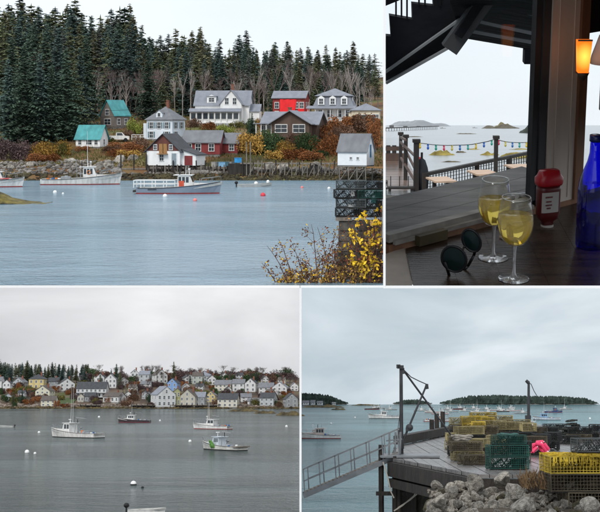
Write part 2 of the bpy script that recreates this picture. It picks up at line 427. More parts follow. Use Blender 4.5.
def gable_roof(m, w_, d, h, rise, ov=.3, th=.14, x0=0, y0=0, z0=0, ridge='x', mi=None):
    """two slabs meeting at the ridge, resting 2 cm over the wall head"""
    if ridge == 'x': L, W_ = w_/2+ov, d/2
    else: L, W_ = d/2+ov, w_/2
    k = rise / W_; e = W_ + ov; zb = h - ov*k + .02
    for s_ in (-1, 1):
        pr = [(0, h+rise+.02), (s_*e, zb), (s_*e, zb+th), (0, h+rise+th+.02)]
        vs = []
        for a in (-L, L):
            for u, z in pr: vs.append((a+x0, u+y0, z+z0) if ridge == 'x' else (u+x0, a+y0, z+z0))
        m.add(vs, [(0,1,2,3),(7,6,5,4),(0,4,5,1),(1,5,6,2),(2,6,7,3),(3,7,4,0)], mi)
def hip_roof(m, w_, d, h, rise, ov=.3, top=0.0, x0=0, y0=0, z0=0, mi=None, ridge_len=0.0, th=.12):
    a, b = w_/2+ov, d/2+ov; tx, ty = w_/2*top + ridge_len/2 + .02, d/2*top + .02
    vs = [(-a,-b,h+.01),(a,-b,h+.01),(a,b,h+.01),(-a,b,h+.01),(-a,-b,h+th),(a,-b,h+th),(a,b,h+th),(-a,b,h+th),(-tx,-ty,h+rise),(tx,-ty,h+rise),(tx,ty,h+rise),(-tx,ty,h+rise)]
    m.add([(x+x0, y+y0, z+z0) for x, y, z in vs], [(0,3,2,1),(0,1,5,4),(1,2,6,5),(2,3,7,6),(3,0,4,7),(4,5,9,8),(5,6,10,9),(6,7,11,10),(7,4,8,11),(8,9,10,11)], mi)
def chimney(t, x, y, z0, z1, s_=.55):
    m = MB().cbox((x, y, (z0+z1)/2), (s_, s_, z1-z0)).cbox((x, y, z1+.05), (s_+.14, s_+.14, .14)); return m.build('chimney', brick_m, t)
def simple_house(st, name, label, loc, rz, w_, d, h, rise, wall_m, roof_m, ridge='x', wins=(), door=None, chim=None, found=1.5, ov=.3, group=None, cat='house', hip=False, sash=True, fm=None, shutter=None, door_m=None):
    t = thing(name, label, cat, st, loc, rz, group)
    wl = MB()
    if hip: wl.box((-w_/2, -d/2, 0), (w_/2, d/2, h))
    else: gable(wl, w_, d, h, rise, ridge=ridge)
    wl.build('wall', wall_m, t)
    MB().box((-w_/2+.06, -d/2+.06, -found), (w_/2-.06, d/2-.06, 0)).build('foundation', granite_flat, t)
    r_ = MB()
    if hip: hip_roof(r_, w_, d, h, rise, ov)
    else: gable_roof(r_, w_, d, h, rise, ov, ridge=ridge)
    r_.build('roof', roof_m, t)
    for face, u, z, ww, wh in wins: add_win(t, face, u, z, ww, wh, w_, d, fm, sash, shutter)
    if door:
        face, u, ww, wh = door
        o = link('door', MB().box((-ww/2, -.05, 0), (ww/2, .01, wh)).mesh('door', door_m or mats_door), t, place_face(face, u, .02, w_, d), FACE[face])
        MB().box((-ww/2-.1, -.07, 0), (-ww/2, .01, wh+.1)).box((ww/2, -.07, 0), (ww/2+.1, .01, wh+.1)).box((-ww/2, -.07, wh), (ww/2, .01, wh+.1)).build('door_frame', offwhite, o)
    if chim: chimney(t, *chim)
    return t
granite_flat = mat('foundation_stone', (.2, .19, .18), .9, .3, 2, .4)
mats_door = mat('dark_green_door', (.05, .07, .065), .5, .1)

# ------------------------------------------------------------------ boats
def hull_mesh(L, B, bow, stern, deck, mats, transom=True, flare=1.0):
    """bow to +x; waterline z = 0; mats = hull, bottom, deck"""
    m = MB(); n = 15; P = []
    for i in range(n):
        t = i/(n-1); x = -L/2 + L*t
        b = B/2*(.90 + .10*math.sin(min(1, t*2)*1.57)) if t < .5 else B/2*max(.012, (1-((t-.5)/.5)**2.3))
        sh = stern + (bow-stern)*max(0, (t-.15)/.85)**2.0
        kz = -.75 if t < .85 else -.75 + .9*((t-.85)/.15)**2
        ov = (t-.6)/.4*.05*L*.9 if t > .6 else 0
        fb = .78 if t < .6 else .78 - .35*(t-.6)/.4
        P.append([(x, 0, kz), (x, fb*b, max(kz+.05, -.18)), (x+ov*.25, b*(fb+.12), .0), (x+ov*.35, b*(fb+.15), .16), (x+ov, b, sh), (x+ov, b*.95, sh), (x+ov*.9, b*.93, max(.25, sh-deck))])
    k = len(P[0]); rows = []
    for s_ in (1, -1):
        base = len(m.v)
        m.v.extend([(x, y*s_, z) for row in P for x, y, z in row])
        for i in range(n-1):
            for j in range(k-1):
                a = base+i*k+j; f = (a, a+1, a+k+1, a+k) if s_ == 1 else (a, a+k, a+k+1, a+1)
                m.f.append(f); m.mi.append(1 if j < 3 else (0 if j < 5 else 2))
        rows.append(base)
    for i in range(n-1):     # deck sheet
        a, b = rows[0]+i*k+k-1, rows[1]+i*k+k-1; m.f.append((a, a+k, b+k, b)); m.mi.append(2)
    if transom:
        a, b = rows[0], rows[1]
        m.f.append((a, a+1, a+2, a+3, b+3, b+2, b+1)); m.mi.append(1)
        m.f.append((a+3, a+4, b+4, b+3)); m.mi.append(0)
        m.f.append((a+4, a+6, b+6, b+4)); m.mi.append(2)
    return m
def wheelhouse(t, x0, x1, wd, z0, h, wall_m, roof_ov=.35, rake=.45, nside=3, roof_m=None, back=.5, trim=None):
    """cabin from x0 aft to x1 forward with raked windscreen, side windows each a part, roof slab"""
    m = MB()
    a = [(x0, z0), (x1, z0), (x1-rake*.15, z0+h*.48), (x1-rake, z0+h), (x0+.1, z0+h)]
    m.prism(a, -wd/2, wd/2); c = m.build('wheelhouse', wall_m, t)
    MB().box((x0-back, -wd/2-.12, z0+h+.01), (x1-rake+roof_ov, wd/2+.12, z0+h+.1)).build('cabin_roof', roof_m or wall_m, c)
    zl, zh = z0+h*.5, z0+h*.9; span = (x1-rake-.1) - (x0+.15); ww = span/nside
    for s_ in (-1, 1):
        for i in range(nside):
            xa = x0+.2+i*ww; y = s_*(wd/2+.006)
            MB().box((xa, min(y, y-s_*.02), zl), (xa+ww-.12, max(y, y-s_*.02), zh)).build('window', pane_m, c)
    for i in range(3):
        ya = -wd/2+.1+i*(wd-.2)/3; yb = ya+(wd-.2)/3-.08
        f = lambda z: x1-rake*.15 - (rake*.85)*(z-(z0+h*.48))/(h*.52) + .012
        zz0, zz1 = z0+h*.54, z0+h*.93
        m2 = MB().add([(f(zz0), ya, zz0), (f(zz0), yb, zz0), (f(zz1), yb, zz1), (f(zz1), ya, zz1), (f(zz0)-.02, ya, zz0), (f(zz0)-.02, yb, zz0), (f(zz1)-.02, yb, zz1), (f(zz1)-.02, ya, zz1)],
            [(0,1,2,3),(7,6,5,4),(0,4,5,1),(1,5,6,2),(2,6,7,3),(3,7,4,0)]); m2.build('window', pane_m, c)
    return c
steel = mat('galvanised_steel', (.35, .36, .37), .4, .2, 3, metal=.7)
boat_white = mat('white_gelcoat', (.70, .69, .67), .35, .14, 1.3, spec=.5, stretch=(1.5, 1.5, .3)); deck_grey = mat('boat_deck_grey', (.42, .42, .40), .7, .2, 2)
red_bottom = mat('red_bottom_paint', (.30, .045, .04), .6, .2, 1); rust_white = mat('rust_streaked_white', (.68, .65, .6), .5, .25, 1.2, col2=(.75, .74, .72), stretch=(2, 2, .3))
def lobster_boat(st, label, loc, rz, L=11, hull=None, bottom=None, cab=None, nside=3, ant=(2.5, 3.2), rail=False, group=None, gear=True, name='lobster_boat', cabx=(.02, .24), sc=1.0):
    hull = hull or boat_white; bottom = bottom or red_bottom; cab = cab or boat_white
    t = thing(name, label, 'boat', st, loc, rz, group, sc)
    B = L*.31
    hull_mesh(L, B, L*.155, L*.075, L*.045, [hull, bottom, deck_grey]).build('hull', None or [hull, bottom, deck_grey], t, smooth=False)
    z0 = L*.05
    # foredeck house (trunk) and wheelhouse
    MB().prism([(L*cabx[1]-.1, z0), (L*.40, L*.1), (L*.37, L*.125), (L*cabx[1]-.1, L*.13)], -B*.24, B*.24).build('trunk_cabin', cab, t)
    c = wheelhouse(t, L*cabx[0], L*cabx[1], B*.62, z0, L*.175, cab, nside=nside)
    zt = z0+L*.175+.1
    m = MB()
    for i, a in enumerate(ant): m.tube((L*.1, (-.35+.7*i), zt), (L*.1-.1*i, (-.35+.7*i), zt+a), .035, .015, 5)
    if ant: m.build('antenna', offwhite, t)
    MB().tube((L*.14, 0, zt), (L*.14, 0, zt+.7), .05, .05, 6).cbox((L*.14, 0, zt+.75), (.25, .7, .16)).build('radar', offwhite, t)
    MB().tube((L*.03, -B*.2, zt), (L*.03, -B*.2, zt+.8), .08, .07, 8).build('exhaust_pipe', black, t)
    for s_ in (-1, 1):      # rubbing strake along the sheer
        q_ = []
        for i in range(13):
            u_ = .02+.96*i/12; b2 = B/2*(.90+.10*math.sin(min(1, u_*2)*1.57)) if u_ < .5 else B/2*max(.012, 1-((u_-.5)/.5)**2.3)
            ov2 = (u_-.6)/.4*.05*L*.9 if u_ > .6 else 0; q_.append((-L/2+L*u_+ov2, s_*(b2+.015), L*.075+(L*.155-L*.075)*max(0, (u_-.15)/.85)**2-.06))
        MB().path(q_, .045, 5).build('rub_rail', mat('rub_rail_dark', (.05, .05, .055), .6), t)
    if gear:
        rg = random.Random(int(L*100)); gm = [mat('orange_gear', (.55, .16, .03), .6), mat('blue_barrel', (.04, .12, .3), .5), mat('grey_tote', (.3, .32, .34)), bu_white]
        for i in range(6):
            x_, y_ = -L*rg.uniform(.1, .43), B*rg.uniform(-.3, .3)
            MB().tube((x_, y_, L*.03), (x_, y_, L*rg.uniform(.08, .12)), L*.022, L*.022, 9).build('gear_barrel', gm[i % 4], t)
        MB().tube((-L*.04, B*.25, L*.05), (-L*.06, B*.25, L*.33), .06, .045, 6).tube((-L*.06, B*.25, L*.32), (-L*.2, 0, L*.3), .04, .03, 6).build('derrick', steel, t)
        MB().path([(L*.12+.28*math.cos(a_*.5236), -B*.32, L*.16+.28*math.sin(a_*.5236)) for a_ in range(13)], .06, 6).build('life_ring', mat('life_ring_orange', (.6, .2, .05), .6), t)
    r_ = MB()
    for s_ in (-1, 1):
        pts = [(L*.28, s_*B*.40, L*.13), (L*.42, s_*B*.25, L*.145), (L*.53, 0, L*.16)]
        for p in pts: r_.tube(p, (p[0], p[1], p[2]+.6), .03, .03, 4)
        r_.path([(p[0], p[1], p[2]+.6) for p in pts], .03, 4)
    r_.build('bow_rail', steel, t)
    if gear:
        MB().cbox((-L*.18, 0, L*.075), (L*.12, B*.45, L*.06)).cbox((-L*.32, B*.2, L*.06), (L*.08, B*.25, L*.05)).build('bait_box', mat('grey_tote', (.3, .32, .34), .6, .2), t)
        MB().tube((L*.02, -B*.42, L*.07), (L*.02, -B*.42, L*.15), .07, .07, 6).tube((L*.02, -B*.5, L*.15), (L*.02, -B*.36, L*.15), .16, .16, 8).build('pot_hauler', steel, t)
    if rail:
        g = MB()
        z1, z2 = L*.075, L*.165
        P_ = [(-L*.02, -B*.44), (-L*.16, -B*.44), (-L*.30, -B*.44), (-L*.44, -B*.43), (-L*.53, -B*.40), (-L*.53, B*.40), (-L*.44, B*.43), (-L*.30, B*.44), (-L*.16, B*.44), (-L*.02, B*.44)]
        for x, y in P_: g.bar((x, y, z1), (x, y, z2), .09, .09)
        for zz in (z2, (z1+z2)/2):
            for a, b in zip(P_[:-1], P_[1:]): g.bar((a[0], a[1], zz), (b[0], b[1], zz), .09, .09)
        g.build('stern_rail', offwhite, t)
        MB().box((-L*.54, -B*.42, L*.02), (-L*.45, B*.42, L*.045)).build('stern_platform', dark_wood, t)
    return t
def skiff(st, label, loc, rz, L=5, hull=None, group=None, motor=True):
    hull = hull or mat('skiff_grey', (.42, .43, .42), .5, .15); t = thing('skiff', label, 'boat', st, loc, rz, group)
    hull_mesh(L, L*.36, L*.13, L*.085, L*.06, [hull, hull, deck_grey]).build('hull', [hull, hull, deck_grey], t)
    for x in (-.2, .12): MB().box((L*x, -L*.15, L*.06), (L*(x+.06), L*.15, L*.075)).build('thwart', grey_wood, t)
    if motor:
        m = MB().tube((-L*.53, 0, -.3), (-L*.53, 0, .5), .09, .09, 6); m.build('outboard_leg', black, t)
        MB().ball((-L*.53, 0, .66), .24, 10, 6, sq=(1.1, .7, 1)).build('outboard_motor', black, t)
    return t
def buoy(st, label, loc, r_, m_, group=None):
    t = thing('mooring_buoy', label, 'buoy', st, loc, 0, group)
    MB().ball((0, 0, r_*.35), r_, 12, 8).build('float', m_, t, smooth=True)
    MB().tube((0, 0, r_*1.25), (0, 0, r_*1.6), r_*.12, r_*.12, 6).build('eye', steel, t); return t
bu_white = mat('white_buoy', (.78, .78, .77), .4, .05); bu_pink = mat('pink_buoy', (.75, .22, .2), .4, .1); bu_red = mat('red_buoy', (.65, .05, .07), .4, .1)

# ------------------------------------------------------------------ lobster traps
TRAP = {}
def trap_mesh(key, col, L=1.2, W_=.6, H=.34, step=.066):
    if key in TRAP: return TRAP[key]
    wm = mat('trap_wire_' + key, col, .6, .45, 2.2, objvar=.3)
    m = MB(); t = .0075; x, y = L/2, W_/2; rj = random.Random(len(key)*7)
    def w_(p, q, th=t): m.bar(p, q, th, th)
    for a in (-y, y):
        for z in (0.02, H): w_((-x, a, z), (x, a, z), .02)
        for i in range(int(L/step)+1): xx = -x+i*L/int(L/step); w_((xx, a, 0.02), (xx, a, H))
        for j in range(1, int(H/step)): zz = j*H/int(H/step); w_((-x, a, zz), (x, a, zz))
    for a in (-x, x):
        for z in (0.02, H): w_((a, -y, z), (a, y, z), .02)
        for s_ in (-y, y): w_((a, s_, 0), (a, s_, H), .02)
        for i in range(1, int(W_/step)): yy = -y+i*W_/int(W_/step); w_((a, yy, 0.02), (a, yy, H))
        for j in range(1, int(H/step)): zz = j*H/int(H/step); w_((a, -y, zz), (a, y, zz))
    for i in range(1, int(W_/step)): yy = -y+i*W_/int(W_/step); w_((-x, yy, H), (x, yy, H))
    for i in range(1, int(L/step)): xx = -x+i*L/int(L/step); w_((xx, -y, H), (xx, y, H))
    def bend(v): q = Vector(v)*3.1; return (v[0]+.014*noise.noise(q), v[1]+.014*noise.noise(q+Vector((9, 0, 0))), v[2]+.014*noise.noise(q+Vector((0, 9, 0))))
    m.v = [bend(v) for v in m.v]
    cage = m.mesh('wire_cage', wm, fix=False)
    r = random.Random(len(TRAP)); nm = mat('trap_netting_' + key, Vector(col)*.45, .9, .5, 6, .4)
    k = MB()
    for sx_ in (-.3, .05):      # two funnel heads of knotted twine and a coil of warp
        for i in range(9):
            a = 6.283*i/9; k.tube((sx_*L, 0, H*.5), (sx_*L+.22*L*math.cos(a*.5), math.cos(a)*W_*.42, H*.5+math.sin(a)*H*.42), .012, .02, 4)
    for i in range(26):
        for yy in (-W_*.18, W_*.2):
            xa = -x+.04+r.uniform(0, L-.1); k.bar((xa, yy, .03), (max(-x+.03, min(x-.03, xa+r.choice((-1, 1))*.22)), yy, H-.03), .012, .012)
    for q in range(5):
        pts = [(L*.28+math.cos(i*.7)*(.17+.02*q), math.sin(i*.7)*(.16+.015*q), .06+.05*q) for i in range(10)]; k.path(pts, .024, 4)
    net = k.mesh('netting', nm, fix=False)
    ru = MB()
    for a in (-y+.05, y-.05): ru.box((-x, a-.025, -.02), (x, a+.025, .02))
    run = ru.mesh('runner', dark_wood); TRAP[key] = (cage, net, run); return TRAP[key]
def trap(st, key, col, label, loc, rz=0, group=None, sc=1.0, ry=0):
    c, n_, ru = trap_mesh(key, col); t = thing('lobster_trap', label, 'lobster trap', st, loc, rz, group, sc, 0, ry)
    link('wire_cage', c, t); link('netting', n_, t); link('runner', ru, t); return t
TC = {'yellow': (.42, .30, .035), 'green': (.012, .06, .048), 'black': (.022, .024, .024), 'brown': (.105, .085, .055), 'grey': (.12, .135, .14), 'straw': (.27, .225, .11)}

# ================================================================== walls between the stages
def gz(py, d): return -(py-HY)/F*d
t_top = gz(287.6, D)
sky_bl = skymat('grey_cloud_sky', (.40, .407, .422), (.67, .677, .69), .013, (1, 1, 2.6), 1.0, (3, 0, 1))
sky_br = skymat('blue_grey_cloud_sky', (.33, .395, .44), (.60, .65, .685), .016, (1, 1, 2.8), 1.0, (8, 0, 4))
for nm, xa, xb, mm in (('sky', -190, -.05, sky_bl), ('sky', .05, 190, sky_br)):
    m = MB(); zb = gz(425, D)
    m.add([(xa, 0, zb), (xb, 0, zb), (xb, 0, t_top), (xa, 0, t_top)], [(0, 1, 2, 3)], 0)
    m.box((xa, .05, zb), (xb, 1.5, t_top), 1)
    o = struct('sky', m.mesh('sky', [mm, gutter], fix=False)); o.location = (0, D*G, 0)
    o = struct('sky_wall_cap', MB().box((xa, D-.4, t_top+.02), (xb, D+1.6, t_top+.62)).mesh('sky_wall_cap', gutter))
m = MB(); th = .021
ya, yb = 15.0, D-.5
m.add([(s_*th/2+.005, y, z) for s_ in (-1, 1) for y, z in ((ya, gz(530, ya)), (yb, gz(530, yb)), (yb, gz(288, yb)), (ya, gz(288, ya)))], [(0, 1, 2, 3), (7, 6, 5, 4), (0, 4, 5, 1), (1, 5, 6, 2), (2, 6, 7, 3), (3, 7, 4, 0)])
struct('dividing_wall', m.mesh('dividing_wall', gutter))

# ================================================================== back row: the cove
ZW = -9.28
TT = [(246, -11), (251, -9.6), (254, -8.2), (258, -7.0), (262, -6.2), (275, -3.95), (285, -2.4), (300, -.35), (310, .45), (325, 1.5), (350, 3.4), (420, 10.5), (480, 15)]
def tlz(x, y): return interp(TT, y) + .35*noise.noise(Vector((x*.12, y*.12, 3))) * (1 if y > 256 else .3)
def tlg(px, py):
    """where the sight line through a photograph pixel meets the hillside"""
    y = 250.0
    while y < 470:
        p = TL.dep(px, py, y)
        if p.z <= interp(TT, y): return Vector((p.x, y, interp(TT, y)))
        y += .5
    return TL.dep(px, py, 470)
RB = 83.6/1500             # the cove stops at the wall of the restaurant, to its right
m = MB(); ys = [246+i*2.2 for i in range(30)] + [312+i*6 for i in range(30)]
nx = 90
for j, y in enumerate(ys):
    x0, x1 = -.235*y-12, RB*y
    for i in range(nx+1):
        x = x0+(x1-x0)*i/nx; m.v.append((x, y, tlz(x, y)))
for j in range(len(ys)-1):
    for i in range(nx): a = j*(nx+1)+i; m.f.append((a, a+1, a+nx+2, a+nx+1)); m.mi.append(0)
def hillmat():
    m_ = mat('autumn_hillside', (.10, .075, .04), .95, .4, .12, .6, 2.5); t = m_.node_tree; n = t.nodes; l = t.links; b = n['Principled BSDF']
    tc = n.new('ShaderNodeTexCoord'); z = n.new('ShaderNodeTexNoise'); z.inputs['Scale'].default_value = .09; z.inputs['Detail'].default_value = 4
    l.new(tc.outputs['Object'], z.inputs['Vector']); r_ = n.new('ShaderNodeValToRGB')
    e = r_.color_ramp.elements; e[0].position = .36; e[0].color = (.055, .045, .025, 1); e[1].position = .66; e[1].color = (.10, .12, .035, 1)
    for p_, c_ in ((.45, (.15, .07, .03)), (.54, (.17, .12, .05))):
        q = e.new(p_); q.color = (*c_, 1)
    l.new(z.outputs[0], r_.inputs[0]); l.new(r_.outputs[0], b.inputs['Base Color']); return m_
struct('hillside', m.mesh('hillside', hillmat(), True, fix=False), TL)

m = MB(); m.add([(-60, 86.9, ZW), (86.9*RB, 86.9, ZW), (262*RB, 262, ZW), (-110, 262, ZW)], [(0, 1, 2, 3)])
struct('cove_water', m.mesh('cove_water', watermat('cove_water', (.18, .285, .36), .16, .95, 3.4, 2.0, (.8, 1, 1), .05), fix=False), TL)

# ---- rocky foreshore
r = random.Random(3); pts = []
for _ in range(2400):
    px = r.uniform(-5, 383); y = r.uniform(250.5, 261 if px < 140 else 256.5)
    if 122 < px < 250 and y > 254.5: continue
    x = (px-300)/F*y; pts.append((x, y, tlz(x, y)+.05, r.uniform(.16, .42)*(1.25 if px < 140 else 1)))
o = struct('shore_stones', rockfield([p for p in pts if p[2] > -8.3], 5).mesh('shore_stones', mat('shore_granite', (.13, .115, .10), .9, .4, .9, .4, 6, col2=(.24, .22, .20), island=.55), fix=False), TL, kind='stuff', label='band of grey and tan stones along the far shore of the cove'); 
o = struct('weedy_stones', rockfield([(p[0], p[1], p[2], p[3]*1.15) for p in pts if p[2] <= -8.3], 6).mesh('weedy_stones', mat('weedy_granite', (.04, .035, .022), .85, .5, .6, .4, 5, col2=(.085, .07, .03), island=.4), fix=False), TL, kind='stuff', label='dark weed covered stones at the waterline of the cove')
for k, (px, py, q) in enumerate([(108, 166, 1.1), (120, 162, 1.3), (98, 170, .9), (72, 163, .9), (30, 166, .9), (270, 168, 1.5), (283, 170, 1.3), (317, 171, 1.6), (305, 172, 1.0), (45, 160, .8), (133, 160, 1.1), (11, 169, .8)]):
    p = tlg(px, py); single('shore_boulder', 'large pale boulder %s' % ('on the left shore of the cove' if px < 140 else 'on the bank left of the white boathouse'), 'boulder', ROCK[k % 7], TL, p, k*1.3, 'boulders left shore' if px < 140 else 'boulders by boathouse', q)

# ---- ledge of weed in the water, left
wp = TL.on(6, 203, ZW); m = MB()
n1, n2 = 26, 10; lw = 5.6
for j in range(n2+1):
    for i in range(n1+1):
        u = i/n1*2-1; v_ = j/n2*2-1; x = u*lw; y = v_*3.0
        h = max(-.4, 1.55*(1-max(0, u+.25)**1.1*1.0)*(1-v_*v_)*(1 if u < .1 else .9*(1-u)) - .12 + .22*noise.noise(Vector((x*.9, y*.9, 1))))
        m.v.append((x, y, h))
for j in range(n2):
    for i in range(n1): a = j*(n1+1)+i; m.f.append((a, a+1, a+n1+2, a+n1+1)); m.mi.append(0)
single('seaweed_ledge', 'low rock ledge covered in olive seaweed at the left edge', 'rock ledge', m.mesh('seaweed_ledge', mat('olive_rockweed', (.05, .042, .012), .7, .5, 1.1, .8, 5, col2=(.19, .15, .03)), False, fix=False), TL, wp + Vector((-.4, 0, .12)))

# ---- houses ------------------------------------------------------
teal = clap('teal_metal_roof', (.06, .28, .29), .5, .22, 'X', .3, .45); shingle = clap('weathered_shingle', (.20, .175, .155), .2, .25)
lightblue = clap('pale_blue_clapboard', (.68, .74, .80), var=.1); redbarn = clap('barn_red_clapboard', (.21, .035, .035), .2, .2); brownsh = clap('brown_shingle', (.10, .065, .05), .2, .25)
roof_mid = clap('mid_grey_shingle_roof', (.22, .235, .27), .25, .12); cream = clap('cream_clapboard', (.66, .58, .44)); brightred = mat('bright_red_tarpaulin', (.85, .02, .025), .5, .15, .8, .2)
brick_house = mat('brick_red_wall', (.27, .045, .04), .85, .25, 1.0)

# 1 pale blue square house with hip roof
p = tlg(166, 139)
t = simple_house(TL, 'hip_roof_house', 'pale blue two-storey square house with grey pyramid roof and dormer', p, R(-24), 6.3, 5.8, 4.1, 3.0, lightblue, roof_grey, hip=True, ov=.35,
    wins=[('S', -2, 2.3, .8, 1.3), ('S', -.1, 2.3, .8, 1.3), ('S', 1.8, 2.3, .8, 1.3), ('S', -2, .3, .8, 1.3), ('S', 1.8, .3, .8, 1.3), ('E', -1.4, 2.3, .8, 1.3), ('E', 1.2, 2.3, .8, 1.3), ('E', -1.4, .3, .8, 1.3)], shutter=mat('slate_shutter', (.13, .2, .24), .6), chim=(.3, .3, 6.0, 8.3))
dm = MB(); gable(dm, 1.5, 1.9, 1.0, .6, x0=-.2, y0=-1.75, z0=4.65, ridge='y'); d_ = dm.build('dormer', lightblue, t)
rm = MB(); gable_roof(rm, 1.5, 1.9, 1.0, .6, .15, .09, -.2, -1.75, 4.65, 'y'); rm.build('dormer_roof', roof_grey, d_)
f_, pn = win_meshes(.6, .75, offwhite, False); w_ = link('window', f_, t, (-.2, -2.7, 4.85)); link('pane', pn, w_)
MB().box((-3.9, -3.0, 0), (-3.2, 1.5, 3.4)).build('side_annex', lightblue, t); t.scale = t.scale*.87

# 2 shingled cottage with teal roof
p = tlg(115, 127)
simple_house(TL, 'shingled_cottage', 'grey shingled cottage with steep teal roof among bare trees', p, R(-38), 4.3, 4.8, 2.7, 3.1, shingle, teal, 'y',
    wins=[('S', 0, 2.6, 1.0, 1.2), ('S', .1, .5, 1.9, 1.2), ('E', 1.2, .5, .8, 1.3), ('E', -1.0, .5, .8, 1.3)]).scale *= .9
# 3 low cottage with teal roof
p = tlg(92, 147)
simple_house(TL, 'low_cottage', 'low white cottage with broad teal roof beside the dark spruces', p, R(-16), 5.8, 4.6, 1.9, 2.8, white, teal, 'x',
    wins=[('S', .3, .5, 1.3, 1.0), ('S', -1.9, .5, .7, 1.0), ('S', 2.0, .5, .7, 1.0), ('E', 0, .5, .7, 1.1)], ov=.35).scale *= .82
# 4 big white farmhouse
p = tlg(224, 123.5)
t = simple_house(TL, 'farmhouse', 'large white farmhouse with cross gable and glazed front porch', p, R(-6), 13.2, 6.4, 4.6, 3.3, white, roof_mid, 'x', wins=[('E', 0, 1, .9, 1.5), ('E', -1.5, 3.6, .8, 1.3), ('E', 1.3, 3.6, .8, 1.3)], chim=(2.1, .3, 7.2, 9.5), ov=.4)
g = MB(); gable(g, 5.2, 3.0, 4.7, 3.2, x0=2.6, y0=-4.4, ridge='y'); cg = g.build('cross_gable', white, t)
g = MB(); gable_roof(g, 5.2, 4.6, 4.7, 3.2, .35, .14, 2.6, -3.5, 0.03, 'y'); g.build('cross_gable_roof', roof_mid, cg)
for u, z in ((1.6, 4.9), (3.5, 4.9)):
    f_, pn = win_meshes(.85, 1.5, offwhite); w_ = link('window', f_, cg, (u, -5.9, z-.3)); link('pane', pn, w_)
dm = MB(); gable(dm, 2.2, 2.2, 1.5, .5, x0=-2.6, y0=-1.9, z0=5.0, ridge='y'); d_ = dm.build('dormer', white, t)
g = MB(); g.prism([(-3.9, 6.55), (-1.3, 6.55), (-1.3, 6.67), (-3.9, 6.67)], -3.25, -.4); g.build('dormer_roof', roof_mid, d_)
f_, pn = win_meshes(1.3, .95, offwhite); w_ = link('window', f_, d_, (-2.6, -3.0, 5.25)); link('pane', pn, w_)
pc = MB(); pc.box((-7.2, -7.2, 0), (4.9, -5.95, .25)); po = pc.build('porch_floor', offwhite, t)
g = MB(); g.add([(-7.5, -7.6, 2.75), (5.2, -7.6, 2.75), (5.2, -5.92, 3.5), (-7.5, -5.92, 3.5), (-7.5, -7.6, 2.9), (5.2, -7.6, 2.9), (5.2, -5.92, 3.65), (-7.5, -5.92, 3.65)], [(0,3,2,1),(4,5,6,7),(0,1,5,4),(1,2,6,5),(2,3,7,6),(3,0,4,7)]); g.build('porch_roof', roof_mid, po)
MB().box((-7.15, -5.93, .25), (.1, -3.3, 3.45)).build('porch_room', white, po)
for i in range(9):
    x = -7.1+i*1.48; MB().box((x-.09, -7.2, .25), (x+.09, -7.02, 2.8)).build('porch_post', offwhite, po)
for i in range(8):
    x = -6.36+i*1.48; wh = 1.45
    f_, pn = win_meshes(1.1, wh, offwhite, False); w_ = link('window', f_, po, (x, -6.95, 1.05)); link('pane', pn, w_)
MB().box((-7.1, -6.93, .25), (4.8, -6.85, 1.0)).build('porch_apron', offwhite, po)
lat = MB()
for i in range(30): lat.box((-7.1+i*.41, -7.15, -1.5), (-7.1+i*.41+.2, -7.1, 0))
lat.build('porch_lattice', offwhite, po)
MB().box((6.5, -2.3, 0), (9.0, 2.2, 3.0)).build('side_wing', white, t)
g = MB(); gable_roof(g, 2.5, 4.5, 3.0, 1.6, .3, .12, 7.75, -.05, 0, 'x'); g.build('side_wing_roof', roof_mid, t); t.scale = t.scale*.84
# 5 red house
p = tlg(291, 119)
t = simple_house(TL, 'red_house', 'red house with grey roof behind the brown bungalow, bright red sheet on front', p, R(-10), 7.0, 5.2, 4.5, 1.4, brick_house, roof_mid, 'x', wins=[('S', -2.6, 2.3, .8, 1.2), ('S', 1.6, 2.3, .8, 1.2), ('S', 2.8, 2.3, .8, 1.2), ('E', -1.2, 2.3, .8, 1.2), ('E', 1.2, 2.3, .8, 1.2), ('S', -2.6, .4, .8, 1.2)], ov=.3)
m = MB(); gn = 8
for j in range(gn+1):
    for i in range(gn+1): m.v.append((-1.9+3.6*i/gn-.5*(1-j/gn)*(i/gn), -2.75-.12*math.sin(i*2.1)-.25*(1-j/gn), 4.2*j/gn))
for j in range(gn):
    for i in range(gn): a = j*(gn+1)+i; m.f.append((a, a+1, a+gn+2, a+gn+1)); m.mi.append(0)
m.build('hanging_sheet', brightred, t, True)
MB().box((2.0, -2.72, .3), (3.3, -2.62, 2.2)).build('red_panel', brightred, t); MB().box((3.52, -1.9, .2), (3.62, 1.8, 2.2)).build('red_panel', brightred, t)
# 6 white mansard house
p = tlg(335, 121.5)
t = thing('mansard_house', 'white house with grey mansard storey above a wide porch', 'house', TL, p, R(-8))
MB().box((-3.9, -3, 0), (3.9, 3, 3.1)).build('wall', white, t)
MB().box((-3.8, -2.9, -1.5), (3.8, 2.9, 0)).build('foundation', granite_flat, t)
m = MB(); hip_roof(m, 8.2, 6.4, 3.12, 2.1, .1, .82); m.build('mansard_roof', roof_mid, t)
m = MB(); hip_roof(m, 7.2, 5.6, 5.23, 1.7, .3); m.build('top_roof', roof_mid, t)
for x in (-2.5, -.1, 2.3):
    dm = MB(); gable(dm, 1.35, 1.4, 1.5, .45, x0=x, y0=-2.75, z0=3.4, ridge='y'); d_ = dm.build('dormer', offwhite, t)
    f_, pn = win_meshes(.8, 1.1, offwhite); w_ = link('window', f_, d_, (x, -3.45, 3.6)); link('pane', pn, w_)
dm = MB(); gable(dm, 1.35, 1.4, 1.5, .45, x0=3.1, y0=0, z0=3.4, ridge='x'); dm.build('dormer', offwhite, t)
pr = MB(); pr.box((-5.2, -5.2, 0), (4.6, -3.02, .25)); po = pr.build('porch_floor', offwhite, t)
